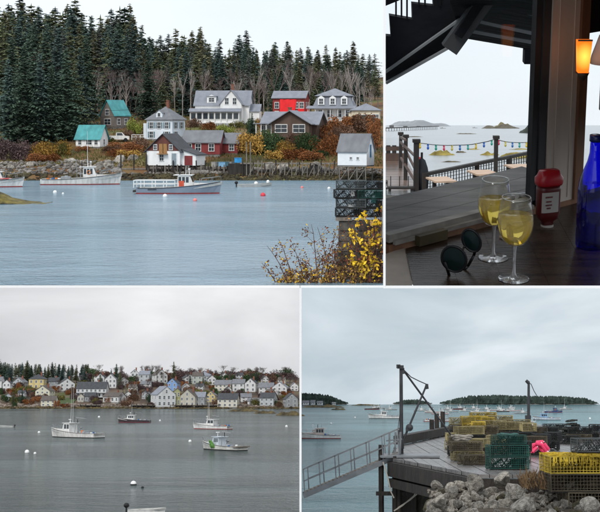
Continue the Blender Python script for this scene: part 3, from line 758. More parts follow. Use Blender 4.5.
MB().add([(-5.4, -5.5, 2.6), (4.8, -5.5, 2.6), (4.8, -3.02, 3.1), (-5.4, -3.02, 3.1), (-5.4, -5.5, 2.75), (4.8, -5.5, 2.75), (4.8, -3.02, 3.25), (-5.4, -3.02, 3.25)], [(0,3,2,1),(4,5,6,7),(0,1,5,4),(1,2,6,5),(2,3,7,6),(3,0,4,7)]).build('porch_roof', roof_mid, po)
for i in range(7): MB().box((-5.1+i*1.55, -5.2, .25), (-4.95+i*1.55, -5.05, 2.65)).build('porch_post', offwhite, po)
for x in (-2.6, -.8, 1.2, 2.9): add_win(t, 'S', x, .9, .9, 1.4, 7.8, 6)
# 7 cream house
p = tlg(366, 125)
simple_house(TL, 'cream_bungalow', 'small cream house with low hip roof and dark double door', p, R(-6), 5.6, 4.5, 2.9, 1.5, cream, roof_mid, hip=True, wins=[('S', 1.7, .9, .8, 1.2), ('S', 2.4, .9, .5, 1.2)], door=('S', -.4, 1.5, 2.0), ov=.35)
t = simple_house(TL, 'cream_wing', 'cream low wing with flat roof between mansard house and cream house', tlg(357, 125), R(-6), 3.2, 3.5, 2.6, .5, cream, roof_mid, hip=True, wins=[('S', .1, .5, 1.5, 1.5)])
# 8 brown bungalow
p = tlg(294, 137.5)
t = simple_house(TL, 'brown_bungalow', 'dark brown shingled bungalow with white windows and grey roof', p, R(-14), 9.6, 6, 2.4, 1.9, brownsh, roof_mid, 'x', wins=[], ov=.5, chim=(-.9, .6, 3.6, 5.1))
g = MB(); gable(g, 6.6, 2.4, 2.45, 2.0, x0=.7, y0=-4.1, ridge='y'); cg = g.build('front_gable', brownsh, t)
g = MB(); gable_roof(g, 6.6, 4.4, 2.45, 2.0, .55, .15, .7, -3.2, .02, 'y'); g.build('front_gable_roof', roof_mid, cg)
for x in (-.9, 2.2):
    f_, pn = win_meshes(2.0, 1.25, offwhite); w_ = link('window', f_, cg, (x, -5.3, .9)); link('pane', pn, w_)
pr = MB(); pr.box((-5.6, -5.0, 0), (-2.7, -3.02, .15)); po = pr.build('porch_floor', offwhite, t)
MB().box((-5.9, -5.2, 2.3), (-2.65, -2.9, 2.45)).build('porch_roof', roof_mid, po)
for i in range(4): MB().box((-5.5+i*.9, -5.0, .15), (-5.36+i*.9, -4.86, 2.3)).build('porch_post', offwhite, po)
for x in (-4.6, -3.5): add_win(t, 'S', x, .6, .8, 1.4, 9.6, 6)
t.scale = t.scale*1.1
# 9 white and brown boat shop on the wharf
p = TL.dep(170, 165, 258)
t = thing('boat_shop', 'white waterfront shop with brown gable and wooden loading door', 'shed', TL, p, R(-18))
g = MB(); g.box((-3.4, -3.3, 0), (3.4, 3.3, 2.75)); g.build('wall', white, t)
g = MB(); gable(g, 6.84, 6.64, .02, 3.1, z0=2.75, ridge='y'); g.build('gable_wall', clap('russet_clapboard', (.13, .045, .035), .2, .2), t)
g = MB(); gable_roof(g, 6.84, 6.64, 2.78, 3.1, .4, .14, ridge='y'); g.build('roof', roof_dark, t)
o = MB().box((-.8, -3.42, 2.3), (.8, -3.33, 4.1)).build('loading_door', mat('varnished_wood', (.33, .17, .06), .6, .25, 3, stretch=(4, 1, .4)), t)
MB().box((-.05, -3.46, 2.3), (.05, -3.425, 4.1)).build('batten', dark_wood, o)
MB().box((-1.0, -4.1, 2.1), (1.0, -3.33, 2.25)).build('balcony', mat('varnished_wood', (.3, .16, .06)), t)
for x, z, ww, wh in ((-1.6, 3.0, .6, .9), (1.6, 3.0, .6, .9), (-.3, .9, .8, 1.2)):
    f_, pn = win_meshes(ww, wh, offwhite); w_ = link('window', f_, t, (x, -3.335, z)); link('pane', pn, w_)
o = MB().box((1.75, -3.36, .05), (2.75, -3.29, 2.3)).build('door', mat('grey_blue_door', (.25, .3, .33), .5), t); MB().box((1.6, -3.38, .05), (1.75, -3.3, 2.45)).box((2.75, -3.38, .05), (2.9, -3.3, 2.45)).build('door_frame', offwhite, o)
o = MB().prism([(3.42, 0), (6.3, 0), (6.3, 2.0), (3.42, 3.0)], -2.4, 2.4).build('lean_to', white, t); MB().prism([(3.4, 3.02), (6.6, 1.92), (6.6, 2.06), (3.4, 3.16)], -2.7, 2.7).build('lean_to_roof', roof_dark, o)
MB().box((4.0, -2.46, .05), (5.6, -2.39, 1.85)).build('red_door', redbarn, o); t.scale = t.scale*.9
# 10, 11 red sheds
p = TL.dep(204, 154, 268)
simple_house(TL, 'red_shed', 'long dark red shed with grey roof behind the white shop', p, R(-8), 6.6, 4.5, 2.2, 1.9, redbarn, roof_grey, 'x', wins=[('S', 1.8, .6, .9, 1.2), ('S', -.6, .6, .9, 1.2), ('S', -2.2, .6, .8, 1.2)], cat='shed', found=2.5)
p = TL.dep(227, 153, 270)
simple_house(TL, 'red_shed', 'smaller dark red shed at right end of the sheds', p, R(-8), 4.6, 4.0, 1.9, 1.6, redbarn, roof_grey, 'x', wins=[('S', -.9, .5, .8, 1.1), ('S', 1.2, .5, .8, 1.1)], cat='shed', found=2.5)
# 12 white boathouse on stilts
p = TL.dep(356, 165, 250)
t = simple_house(TL, 'boathouse', 'white boathouse on wooden stilts with grey roof and blue-trimmed gable window', p, R(-22), 5.1, 3.8, 2.4, 2.7, mat('white_paint_smooth', (.78, .79, .80), .6, .04), roof_grey, 'x', wins=[('S', -.2, .95, .36, .4), ('S', 1.0, .95, .36, .4)], found=.25, ov=.22, cat='boathouse')
add_win(t, 'E', 0, 1.4, .5, 1.9, 5.1, 3.8, mat('blue_trim', (.1, .3, .5), .5))
for x in (-2.3, -.7, .8, 2.3):
    for y in (-1.7, 1.6): MB().tube((x, y, -3.2), (x, y, -.25), .11, .1, 6).build('stilt', grey_wood, t)
for x0_, x1_ in ((-2.3, -.7), (.8, 2.3), (-.7, .8)): MB().bar((x0_, -1.72, -2.6), (x1_, -1.72, -.4), .12, .12).build('brace', grey_wood, t)
MB().box((2.6, -2.2, -.35), (5.5, -1.0, -.2)).build('walkway', mat('varnished_wood', (.3, .16, .06)), t)

# ---- wharf under the sheds ----------------------------------------
t = thing('timber_wharf', 'dark timber crib wharf with pilings below the white shop', 'wharf', TL, (0, 0, 0))
def tlp(px, py, y): return TL.dep(px, py, y)
a, b = tlp(148, 168, 255), tlp(243, 160, 255)
MB().box((a.x, 255, -7.5), (b.x, 266, -7.1)).build('deck', grey_wood, t)
m = MB(); 
for i in range(9): m.bar((a.x, 255.3+.02*i, -9.6+i*.24), (b.x-.5, 255.3+.02*i, -9.6+i*.24), .16, .2)
m.build('crib_log', mat('crib_timber', (.11, .095, .08), .9, .4, 1, .4), t)
for i in range(13):
    x = a.x+(b.x-a.x)*i/12; MB().tube((x, 254.8, -10.5), (x+rnd.uniform(-.1, .1), 254.8, -7.0+rnd.choice((0, .3, 1.4, .1))), .15, .13, 7).build('piling', [dark_wood, grey_wood][i % 2], t)
xx = a.x
while xx < b.x-.3:
    ww_ = rnd.uniform(.16, .3); MB().box((xx, 254.35+rnd.uniform(0, .06), -10.2), (xx+ww_-.03, 254.6, -7.15-rnd.uniform(0, .5))).build('face_board', [dark_wood, dark_wood, mat('crib_timber', (.11, .095, .08)), grey_wood][rnd.randrange(4)], t); xx += ww_+rnd.choice((0, 0, .25))
for i in range(24):
    x = a.x+(b.x-a.x)*(i+.4)/24; MB().tube((x, 254.2, -10.5), (x+rnd.uniform(-.12, .12), 254.2, -6.9+rnd.choice((0, .2, .9, 0))), .13, .11, 7).build('piling', [dark_wood, grey_wood, dark_wood][i % 3], t)
MB().box((tlp(186, 160, 255).x, 254.05, -9.3), (tlp(209, 160, 255).x, 254.15, -7.6)).build('plank_wall', mat('wharf_planks', (.26, .24, .22), .9, .35, 2, stretch=(3, 1, .3)), t)
t2 = thing('timber_bulkhead', 'dark timber bulkhead left of the white shop', 'wharf', TL, (0, 0, 0))
a, b = tlp(121, 150, 256), tlp(147, 150, 256)
MB().box((a.x, 256, -10), (b.x, 258.5, -7.6)).build('bulkhead', dark_wood, t2)
for x in (a.x, (a.x+b.x)/2, b.x-.1): MB().tube((x, 255.8, -10.5), (x, 255.8, -4.9), .14, .12, 6).build('piling', dark_wood, t2)
MB().box((a.x, 255.75, -7.6), (b.x, 255.9, -7.35)).build('rail', grey_wood, t2)
t3 = thing('old_pier', 'grey trestle pier with pilings behind the moored skiff', 'pier', TL, (0, 0, 0))
a, b = tlp(243, 160, 253), tlp(337, 165, 253)
MB().box((a.x-.5, 253, -6.6), (b.x, 254.6, -6.4)).build('deck', grey_wood, t3)
for i in range(26):
    x = a.x+(b.x-a.x)*i/25; zt = -6.4 + (3.6 if i in (1, 2) else rnd.choice((0, .4, .2)))
    MB().tube((x, 252.9, -10.5), (x+rnd.uniform(-.2, .2), 252.9, zt), .11, .09, 6).build('piling', grey_wood if i % 3 else dark_wood, t3)
    if i % 2: MB().bar((x, 252.8, -9.2), (x+1.3, 252.8, -6.7), .1, .1).build('brace', grey_wood, t3)
MB().box((tlp(228, 160, 253).x, 253.2, -9.6), (tlp(250, 160, 253).x, 254.4, -6.5)).build('crib', dark_wood, t3)
for k, (px, py, c_) in enumerate([(222, 157, (.2, .4, .6)), (226, 158, (.12, .25, .3)), (230, 157, (.3, .3, .3)), (238, 160, (.05, .35, .75)), (219, 158, (.25, .35, .3)), (233, 157, (.15, .2, .2)), (215, 158, (.35, .33, .3))]):
    p = TL.dep(px, py+4, 255.6+(k % 3)*.5); p.z = -7.1 if px < 236 else -6.4
    o = thing('fish_tote', '%s tote among the gear on the wharf' % ['pale blue', 'dark teal', 'grey', 'bright blue', 'sage green', 'slate', 'tan'][k], 'tote', TL, p, k*.7)
    mm = mat('tote_%d' % k, c_, .5, .15)
    m = MB(); m.box((-.55, -.4, 0), (.55, .4, .08)); m.box((-.55, -.4, .08), (-.48, .4, .75)).box((.48, -.4, .08), (.55, .4, .75)).box((-.48, -.4, .08), (.48, -.33, .75)).box((-.48, .33, .08), (.48, .4, .75)); m.build('tub', mm, o)
    MB().box((-.6, -.45, .76), (.6, .45, .82)).build('lid', mm, o)

# ---- boats and buoys ----------------------------------------------
lobster_boat(TL, 'white lobster boat with rust streaks moored at left of the cove', TL.on(80, 184.5, ZW), R(4), 12.0, rust_white, red_bottom, boat_white, cabx=(.04, .22), ant=(5.5, 3.6))
greyhull = mat('slate_grey_hull', (.22, .26, .32), .4, .1, .5)
g = lobster_boat(TL, 'grey-hulled lobster boat with red waterline and white stern rails', TL.on(178, 193.5, ZW), R(-3), 11.0, greyhull, red_bottom, boat_white, rail=True, ant=(1.2,), cabx=(.0, .2), gear=False)
MB().box((.25, -1.075, .9), (.95, -1.065, 1.75)).build('red_curtain', mat('orange_red_oilskin', (.6, .1, .05), .6), g)
MB().box((-3.9, -1.63, .52), (-2.7, -1.60, .78)).build('name_lettering', mat('dark_lettering', (.06, .07, .09), .6, .5, 9), g)
lobster_boat(TL, 'white boat with red deck cut by the left edge', TL.on(-12, 187, ZW), R(2), 10.0, boat_white, red_bottom, boat_white, ant=())
MB().box((-20, 0, 0), (-19.9, .1, .1))
m = MB().box((-1.2, -1.3, 1.25), (3.2, 1.3, 1.32)).build('red_deck_cover', mat('red_deck', (.6, .06, .06), .5), [o for o in COL.objects if o.get('label', '').startswith('white boat with red deck')][0])
s_ = skiff(TL, 'grey open skiff with black outboard moored before the old pier', TL.on(254, 187, ZW), R(5), 5.0)
MB().ball((.3, 0, .55), .3, 8, 5).ball((2.1, .1, .75), .32, 8, 5, sq=(.8, 1, 1)).build('gear_bag', bu_white, s_)
for k, (px, py, q, m_, lb) in enumerate([(55, 193, .28, bu_white, 'white mooring buoy below the white lobster boat'), (63, 194, .16, bu_white, 'tiny white float beside the white buoy'), (165, 197, .30, bu_white, 'white mooring buoy in front of the grey boat'), (195, 201, .26, bu_pink, 'pale pink buoy in front of grey boat bow'), (263, 196, .34, bu_red, 'bright red buoy below the grey skiff'), (302, 188, .22, bu_pink, 'pink buoy off the old pier'), (329, 189, .24, bu_white, 'white buoy left of the trap stack')]):
    buoy(TL, lb, TL.on(px, py, ZW), q, m_)

# ---- granite pier with traps at the right front ---------------------
YP = 90.0
t = thing('granite_pier', 'stone block pier end carrying the stacked traps, right of the cove', 'pier', TL, (0, 0, 0))
x1 = RB*YP-.02; px2x = lambda px: (px-300)/F*YP; py2z = lambda py: -(py-125)/F*YP
r = random.Random(11); wet = mat('dark_pier_stone', (.045, .042, .038), .85, .5, 2, .5, 9, col2=(.13, .12, .105), objvar=.4)
zt = py2z(221)
for row in range(7):
    x = px2x(337)+r.uniform(0, .3)+row*-.05; z1_ = zt-row*.62
    while x < x1-.15:
        w_ = min(r.uniform(.7, 1.4), x1-x); MB().box((x, YP-.02*r.random(), z1_-.58), (x+w_-.05, YP+1.2, z1_)).build('stone_block', wet, t); x += w_
MB().box((px2x(336), YP-.08, zt+.01), (px2x(352), YP+1.2, zt+.22)).build('cap_timber', grey_wood, t)
for j in range(4):
    for i in range(2):
        key = [['black', 'black'], ['grey', 'black'], ['black', 'green'], ['grey', 'black']][j][i]
        trap(TL, key, TC[key], 'wire lobster trap in %s row of the stack on the stone pier, %s' % (['bottom', 'second', 'third', 'top'][j], ['left', 'right'][i]),
             (px2x(350)+.05+i*1.3+.08*math.sin(j*2.3+i), YP+.5+.05*(j % 2), zt+.24+j*.36*1.55), R([3, -7, 5, -4][j]), 'traps on stone pier', 1.5 if i == 0 else 1.42)
for k, (px, py, c_) in enumerate([(351, 210, bu_white), (353, 196, bu_white), (374, 203, mat('teal_pail', (.05, .3, .3), .4)), (364, 213, bu_white)]):
    m = MB().tube((0, 0, 0), (0, 0, .3), .17, .19, 10).tube((0, 0, .3), (0, 0, .33), .205, .205, 10); t = thing('bait_pail', 'small %s bait pail in the traps on the stone pier, %s' % ('teal' if k == 2 else 'white', ['lowest', 'upper left', 'right', 'upper middle'][k]), 'pail', TL, TL.dep(px, py, YP+.45), 0)
    m.build('pail', c_, t); MB().tube((-.17, 0, .34), (0, 0, .5), .012, .012, 4).tube((.17, 0, .34), (0, 0, .5), .012, .012, 4).build('handle', steel, t)

# ---- autumn brush in front -----------------------------------------
YB = 88.2
def brush(name, label, stems, cols, seed, leaf, nl, top=None):
    r = random.Random(seed); t = thing(name, label, 'shrub', TL, (0, 0, 0)); sm = MB(); lm = [MB() for _ in cols]
    for (px, py, h, lean) in stems:
        b = TL.dep(px, py, YB+r.uniform(-.25, .6)); p = b.copy(); n = 7; pts = [p.copy()]
        for i in range(n):
            p = p + Vector((lean*h/n*(.5+i/n)+r.uniform(-.05, .05), r.uniform(-.05, .05), h/n)); pts.append(p.copy())
        for i in range(n):
            sm.tube(pts[i], pts[i+1], .035*(1-i/n)+.012, .035*(1-(i+1)/n)+.010, 5, cap=False)
            if i > 1:
                for _ in range(2):
                    d = Vector((r.uniform(-1, 1), r.uniform(-.6, .6), r.uniform(.1, .9))).normalized()*h*r.uniform(.1, .22)
                    sm.tube(pts[i], pts[i]+d, .015, .006, 4, cap=False); pts2 = pts[i]+d
                    for _ in range(nl):
                        k = r.choices(range(len(cols)), [c[1] for c in cols])[0]
                        c = pts2 + Vector((r.gauss(0, .11), r.gauss(0, .1), r.gauss(0, .10)))
                        a_ = Vector((r.gauss(0, 1), r.gauss(0, .6), r.gauss(0, 1))).normalized()*leaf*r.uniform(.6, 1.2); b_ = a_.cross(Vector((r.gauss(0, .3), 1, r.gauss(0, .3)))).normalized()*leaf*r.uniform(.35, .6)
                        lm[k].add([c-a_, c-b_*1+a_*.1, c+a_, c+b_+a_*.1], [(0, 1, 2, 3)])
    sm.build('stem', mat('red_brown_stem', (.10, .05, .035), .8, .3, 3), t, fix=False)['kind'] = 'stuff'
    for (c_, _), k in zip(cols, lm):
        if k.f: k.build('leaf_spray', c_, t, fix=False)['kind'] = 'stuff'
    return t
lf = lambda n_, c_: mat('leaf_' + n_, c_, .6, .25, 4, island=.4)
yl, go, ru, br, gr = lf('yellow', (.70, .44, .02)), lf('ochre', (.34, .19, .05)), lf('rust', (.20, .055, .02)), lf('brown', (.11, .055, .032)), lf('green', (.10, .11, .035))
brush('seed_head_shrub', 'thin shrub with dry rust seed heads standing against the water', [(290, 290, 2.6, -.5), (296, 290, 3.0, -.35), (318, 292, 4.0, -.12), (322, 292, 3.4, .25), (328, 292, 2.2, .4), (306, 292, 2.8, -.3), (277, 290, 1.6, -.7), (313, 290, 2.0, -.5), (300, 291, 1.5, .3), (310, 291, 2.4, .35), (284, 291, 1.2, .2)], [(ru, 2), (br, 3), (yl, .9), (go, 1.4)], 4, .08, 6)
brush('rose_thicket', 'dense rust and brown thicket below the stone pier', [(326+i*3.2, 293, 2.0+2.2*((i*7) % 5)/5+(i*.07), .25*math.sin(i*2)) for i in range(18)], [(ru, 3), (br, 3.5), (go, 2), (yl, .3), (gr, .4)], 5, .09, 4)
brush('yellow_leaf_shrub', 'bright yellow leaves on the shrub right of the stone pier', [(366, 292, 3.0, .05), (376, 292, 4.6, .08), (380, 292, 5.0, .02), (371, 292, 2.4, -.15), (360, 290, 3.6, -.1), (372, 292, 4.4, .06), (378, 292, 4.9, -.04), (368, 292, 3.8, -.08), (381, 292, 4.2, 0)], [(yl, 6), (go, 1.0), (ru, .4)], 8, .15, 5)
brush('ochre_grass_clump', 'ochre leaves and dry grass along the bottom right of the cove', [(282+i*3.6, 292, .7+.8*((i*5) % 4)/4+i*.02, .2*math.sin(i*1.7)) for i in range(28)], [(go, 4), (yl, 1), (br, 2)], 9, .09, 7)

# ---- shrubs on the hillside ----------------------------------------
def sh(px, py, w_, h, c_, lb, g=None):
    p = tlg(px, py); return shrub(TL, p, w_, h, c_, lb, g)
for px, py, w_, h, c_ in [(6, 160, 6.5, 3.2, 'plum'), (18, 160, 5.5, 3.4, 'plum'), (0, 155, 6, 3, 'plum')]: sh(px, py, w_, h, c_, 'plum-brown leafless bush at the left shore', 'plum bushes left shore')
for px, py, w_, h, c_ in [(35, 159, 5, 2.4, 'gold'), (45, 158, 5.5, 2.8, 'gold'), (56, 157, 5, 2.8, 'olive'), (63, 156, 4, 2.6, 'gold'), (38, 163, 5, 1.6, 'rust'), (50, 162, 5, 1.4, 'rust')]: sh(px, py, w_, h, c_, 'golden brown hedge bush below the dark spruces', 'hedge bushes left shore')
sh(134, 135, 3.6, 2.8, 'lime', 'bright lime green bush beside the pale blue house')
for px, py, w_, h, c_ in [(122, 151, 6, 1.6, 'rust'), (133, 153, 6, 1.8, 'rust'), (112, 153, 5, 1.2, 'brown'), (141, 150, 4, 2.2, 'brown'), (128, 158, 5, 1.4, 'gold')]: sh(px, py, w_, h, c_, 'low rust brown bush on the bank left of the white shop', 'bushes left of shop')
bank = [('gold', 245, 154, 4, 3.5), ('gold', 252, 156, 5, 4), ('olive', 259, 153, 4, 3.6), ('green', 268, 155, 5.5, 4.2), ('green', 277, 154, 4, 3.4), ('gold', 284, 156, 4.5, 2.6), ('brown', 292, 153, 4, 3.4), ('green', 304, 155, 5, 3.8), ('green', 311, 156, 5, 3.4), ('rust', 320, 156, 5, 3.2), ('rust', 329, 156, 5, 3.8), ('brown', 335, 150, 4, 4), ('rust', 298, 159, 5, 1.8), ('rust', 284, 160, 5, 1.8), ('gold', 273, 161, 4, 1.8), ('rust', 312, 160, 6, 1.6), ('olive', 272, 141, 3.5, 2.2), ('green', 289, 140, 3, 1.6), ('rust', 330, 139, 6, 3.2), ('rust', 341, 134, 6, 3.4), ('brown', 352, 133, 6, 3.2), ('rust', 363, 132, 6, 3.4), ('brown', 371, 133, 5, 3.2), ('rust', 374, 139, 3.4, 4), ('rust', 375, 150, 3.2, 4.6), ('lime', 376, 126, 2.0, 1.4), ('brown', 346, 141, 5, 3), ('green', 251, 135, 3, 3), ('olive', 236, 128, 3.6, 1.3), ('lime', 225, 134, 4, 1.6), ('rust', 208, 130, 4, 1.6), ('brown', 195, 128, 4, 1.8), ('rust', 243, 148, 3.6, 2)]
names = {'gold': 'golden', 'olive': 'olive', 'green': 'dark green', 'brown': 'bare brown', 'rust': 'rust red', 'lime': 'light green'}
for c_, px, py, w_, h in bank:
    where = 'on the bank below the brown bungalow' if px < 340 and py > 143 else ('above the white boathouse' if px > 325 else 'in the gardens below the farmhouse')
    sh(px, py, w_, h, c_, '%s bush %s' % (names[c_], where), '%s bushes %s' % (names[c_], where))

r = random.Random(77)
for i in range(60):
    px = r.uniform(20, 380); py = r.uniform(126, 158)
    if 140 < px < 215 and py > 128: continue
    if 215 <= px < 240 and py > 140: continue
    c_ = r.choice(['rust', 'brown', 'gold', 'olive', 'rust', 'brown', 'green']); q = 'left' if px < 140 else ('middle' if px < 260 else 'right')
    sh(px, py, r.uniform(1.6, 3.4), r.uniform(.7, 1.6), c_, 'small %s bush on the %s of the hillside' % (names[c_], q), 'small hillside bushes %s' % q)
m = MB()
for _ in range(16000):
    px = r.uniform(-4, 383); y = r.uniform(257, 331) if r.random() < .8 else r.uniform(257, 272); x = (px-300)/F*y
    if x > RB*y-.3: continue
    z = tlz(x, y); h = r.uniform(.15, .6); s_ = r.uniform(.05, .13); m.add([(x-s_, y, z-.05), (x+s_, y, z-.05), (x+r.uniform(-.25, .25), y+r.uniform(-.1, .1), z+h)], [(0, 1, 2)])
struct('hillside_grass', m.mesh('hillside_grass', mat('tan_hill_grass', (.17, .125, .06), .9, .5, .15, col2=(.13, .14, .045), island=.45, spec=.1), fix=False), TL, kind='stuff', label='tan and green rough grass over the hillside gardens')
# ---- forest --------------------------------------------------------
def zone(px):
    for lim, nm in ((60, 'at the left edge above the hedge'), (105, 'behind the low teal-roofed cottage'), (145, 'behind the shingled cottage'), (195, 'behind the pale blue house'), (265, 'behind the white farmhouse'), (312, 'behind the red house'), (400, 'behind the mansard and cream houses')):
        if px < lim: return nm
TOP = [(0, 2), (20, -6), (50, 4), (75, -2), (88, 14), (108, 8), (130, -2), (140, 16), (152, 26), (163, 38), (175, 26), (190, 24), (200, 16), (212, 36), (225, 38), (245, 30), (262, 40), (290, 36), (310, 44), (335, 46), (352, 38), (365, 56), (383, 56)]
r = random.Random(21); k = 0; tier = ['front edge']*2+['middle rows']*3+['skyline']*2
for row, (y0, dx) in enumerate([(333, 14), (345, 11), (358, 11), (376, 10), (398, 9), (425, 8.5), (440, 9)]):
    px = -8 + r.random()*5
    while px < 381:
        y = y0+r.uniform(-5, 5); x = (px-300)/F*y; zb = interp(TT, y)
        ztop = -(interp(TOP, px)+r.uniform(0, 14)+(6-row)*4.5-HY)/F*y
        if row < 2 and r.random() < .35: px += dx; continue
        h = max(9, min(30, ztop-zb))
        if x < RB*y-1.2:
            if px > 365: h = min(h, 16)
            conifer(TL, (x, y, zb), h, 'spruce in the %s of the forest %s' % (tier[row], zone(px)), 'forest spruces %s %s' % (tier[row], zone(px)), None, r.uniform(.85, 1.3) if row < 4 else r.uniform(1.15, 1.7)); k += 1
        px += dx*r.uniform(.7, 1.35)
for px, py, h in [(8, 142, 15), (24, 143, 18), (40, 142, 16), (52, 141, 14), (66, 141, 17), (75, 138, 14), (80, 132, 16), (58, 134, 20), (30, 134, 20), (12, 132, 18), (46, 130, 19), (2, 128, 22), (70, 126, 20), (86, 120, 17), (148, 120, 14), (186, 116, 15)]:
    p = tlg(px, py); conifer(TL, p, h, 'near spruce reaching down to the %s' % ('shore hedge at left' if px < 100 else 'white houses in the middle'), 'near spruces left' if px < 100 else 'near spruces middle', r.choice((0, 3, 1)))
p = tlg(252, 137); conifer(TL, p, 4.5, 'small young spruce between the farmhouse and the bungalow', None, 3)
for px, py, h, v in [(10, 112, 14, 0), (45, 95, 15, 0), (53, 92, 16, 2), (108, 95, 12, 2), (113, 92, 13, 0), (136, 98, 13, 1), (147, 96, 14, 0), (152, 98, 13, 2), (161, 100, 12, 1), (170, 104, 10, 1), (196, 96, 11, 1), (205, 92, 13, 2), (222, 88, 12, 0), (232, 86, 15, 0), (256, 92, 9, 0), (268, 96, 10, 0), (276, 92, 14, 0), (300, 92, 9, 0), (308, 88, 12, 0), (320, 92, 11, 2), (334, 88, 14, 0), (344, 92, 13, 2), (356, 100, 10, 0), (364, 104, 9, 1), (130, 110, 9, 1), (142, 112, 9, 1), (195, 110, 8, 3), (75, 100, 12, 3), (20, 90, 15, 2)]:
    y = 329+r.uniform(-3, 4); p = Vector(((px-300)/F*y, y, interp(TT, y))); h = max(6, h*r.uniform(.6, 1.05)+1)
    bare(TL, p, h*1.05, 'leafless pale tree before the spruces %s' % zone(px), 'leafless trees %s' % zone(px), v)
for i in range(34):       # slim pale trunks showing in the dark wood
    px = r.uniform(4, 378); y = r.uniform(326, 333); x = (px-300)/F*y; h = r.uniform(7, 13)
    t = thing('birch_tree', 'slim pale birch trunk at the forest edge %s' % zone(px), 'tree', TL, (x, y, interp(TT, y)), r.random()*6, 'pale birches %s' % zone(px))
    tk = MB().tube((0, 0, -.5), (r.uniform(-.3, .3), 0, h*.55), .12, .09, 5).build('trunk', birch_bark, t); bm_ = MB(); base = Vector((0, 0, h*.5))
    for q in range(9):
        d = Vector((r.uniform(-.5, .5), r.uniform(-.5, .5), r.uniform(.5, 1.2)))*h*.22; b0 = Vector((0, 0, h*r.uniform(.35, .6))); bm_.tube(b0, b0+d, .06, .03, 4, cap=False)
        for _ in range(4): bm_.tube(b0+d*r.uniform(.4, 1), b0+d+Vector((r.uniform(-.5, .5), r.uniform(-.3, .3), r.uniform(.2, .9)))*h*.11, .035, .015, 3, cap=False)
    bm_.build('branches', birch_bark, t, fix=False)
# power lines and their pole
t = thing('utility_pole', 'thin wooden utility pole with two wires at the left', 'utility pole', TL, tlg(19, 143))
MB().tube((0, 0, -.5), (0, 0, 7.4), .13, .09, 7).build('pole', grey_wood, t); MB().bar((-.8, 0, 6.9), (.8, 0, 6.9), .1, .12).build('crossarm', grey_wood, t)
q = TL.dep(160, 107, 290)-tlg(19, 143); q2 = TL.dep(-10, 102, 262)-tlg(19, 143)
for dz in (0, -1.6):
    m = MB(); A = Vector((0, 0, 7.1+dz)); m.path([A.lerp(Vector((q.x, q.y, q.z+dz*.6)), i/8)-Vector((0, 0, .9*(1-(i/4-1)**2))) for i in range(9)], .035, 4); m.path([A, Vector((q2.x, q2.y, q2.z+dz))], .035, 4); m.build('wire', black, t)
# garden path, lawn steps and odds on the left bank
single('white_marker', 'small white post marker on the grassy bank at left', 'post', MB().tube((0, 0, 0), (0, 0, .9), .16, .14, 8).ball((0, 0, 1.0), .2, 8, 6).mesh('white_marker', offwhite), TL, tlg(61, 154))
t = thing('driftwood_fence', 'low pale rail fence beside the pale blue house', 'fence', TL, tlg(140, 140))
for i in range(5): MB().box((-1.6+i*.8, -.05, -.2), (-1.5+i*.8, .05, 1.0)).build('post', offwhite, t)
for z in (.5, .9): MB().box((-1.6, -.08, z), (1.7, -.05, z+.1)).build('rail', offwhite, t)
t = thing('parked_truck', 'small white pickup parked by the low teal-roofed cottage', 'truck', TL, tlg(119, 142), R(8))
MB().prism([(-1.9, .4), (1.9, .4), (1.9, 1.0), (1.1, 1.1), (.6, 1.7), (-.5, 1.7), (-.6, 1.1), (-1.9, 1.1)], -.8, .8).build('body', boat_white, t)
for x in (-1.2, 1.2):
    for y in (-.82, .62): MB().tube((x, y, .35), (x, y+.2, .35), .35, .35, 12).build('wheel', black, t)
MB().prism([(-.4, 1.15), (.75, 1.15), (.5, 1.6), (-.4, 1.6)], -.81, .81).build('window', pane_m, t)

# ================================================================== front row, left: harbour village
BW = -11.3
BT = [(838, -13), (846, -11.8), (851, -10.9), (860, -9.6), (875, -7.0), (890, -4.2), (920, -.6), (950, 2.7), (985, 5.6), (1020, 7)]
def blz(x, y): return interp(BT, y) + .9*noise.noise(Vector((x*.03, y*.04, 9)))*(1 if y > 862 else .3) - (max(0, (x+15)/170)*4.0 if y > 930 and x > -15 else 0)
def blg(px, py):
    y = 848.0
    while y < 1040:
        p = BL.dep(px, py, y)
        if p.z <= blz(p.x, y): return Vector((p.x, y, blz(p.x, y)))
        y += 1
    return BL.dep(px, py, 1040)
m = MB(); ys = [838+i*4 for i in range(14)]+[894+i*8 for i in range(19)]; nx = 80
for y in ys:
    x0, x1 = -.235*y, -.0004*y
    for i in range(nx+1): x = x0+(x1-x0)*i/nx; m.v.append((x, y, blz(x, y)))
for j in range(len(ys)-1):
    for i in range(nx): a = j*(nx+1)+i; m.f.append((a, a+1, a+nx+2, a+nx+1)); m.mi.append(0)
def villagemat():
    m_ = mat('village_slope', (.1, .08, .05), .95, .4, .05, .5, .6); t = m_.node_tree; n = t.nodes; l = t.links; b = n['Principled BSDF']
    tc = n.new('ShaderNodeTexCoord'); z = n.new('ShaderNodeTexNoise'); z.inputs['Scale'].default_value = .045; z.inputs['Detail'].default_value = 5
    l.new(tc.outputs['Object'], z.inputs['Vector']); r_ = n.new('ShaderNodeValToRGB')
    e = r_.color_ramp.elements; e[0].position = .36; e[0].color = (.045, .038, .03, 1); e[1].position = .66; e[1].color = (.085, .095, .035, 1)
    for p_, c_ in ((.45, (.10, .065, .045)), (.55, (.13, .105, .07))): q = e.new(p_); q.color = (*c_, 1)
    l.new(z.outputs[0], r_.inputs[0]); l.new(r_.outputs[0], b.inputs['Base Color']); return m_
struct('village_hill', m.mesh('village_hill', villagemat(), True, fix=False), BL)
m = MB().add([(-40, 105, BW), (-.03, 105, BW), (-.35, 860, BW), (-215, 860, BW)], [(0, 1, 2, 3)])
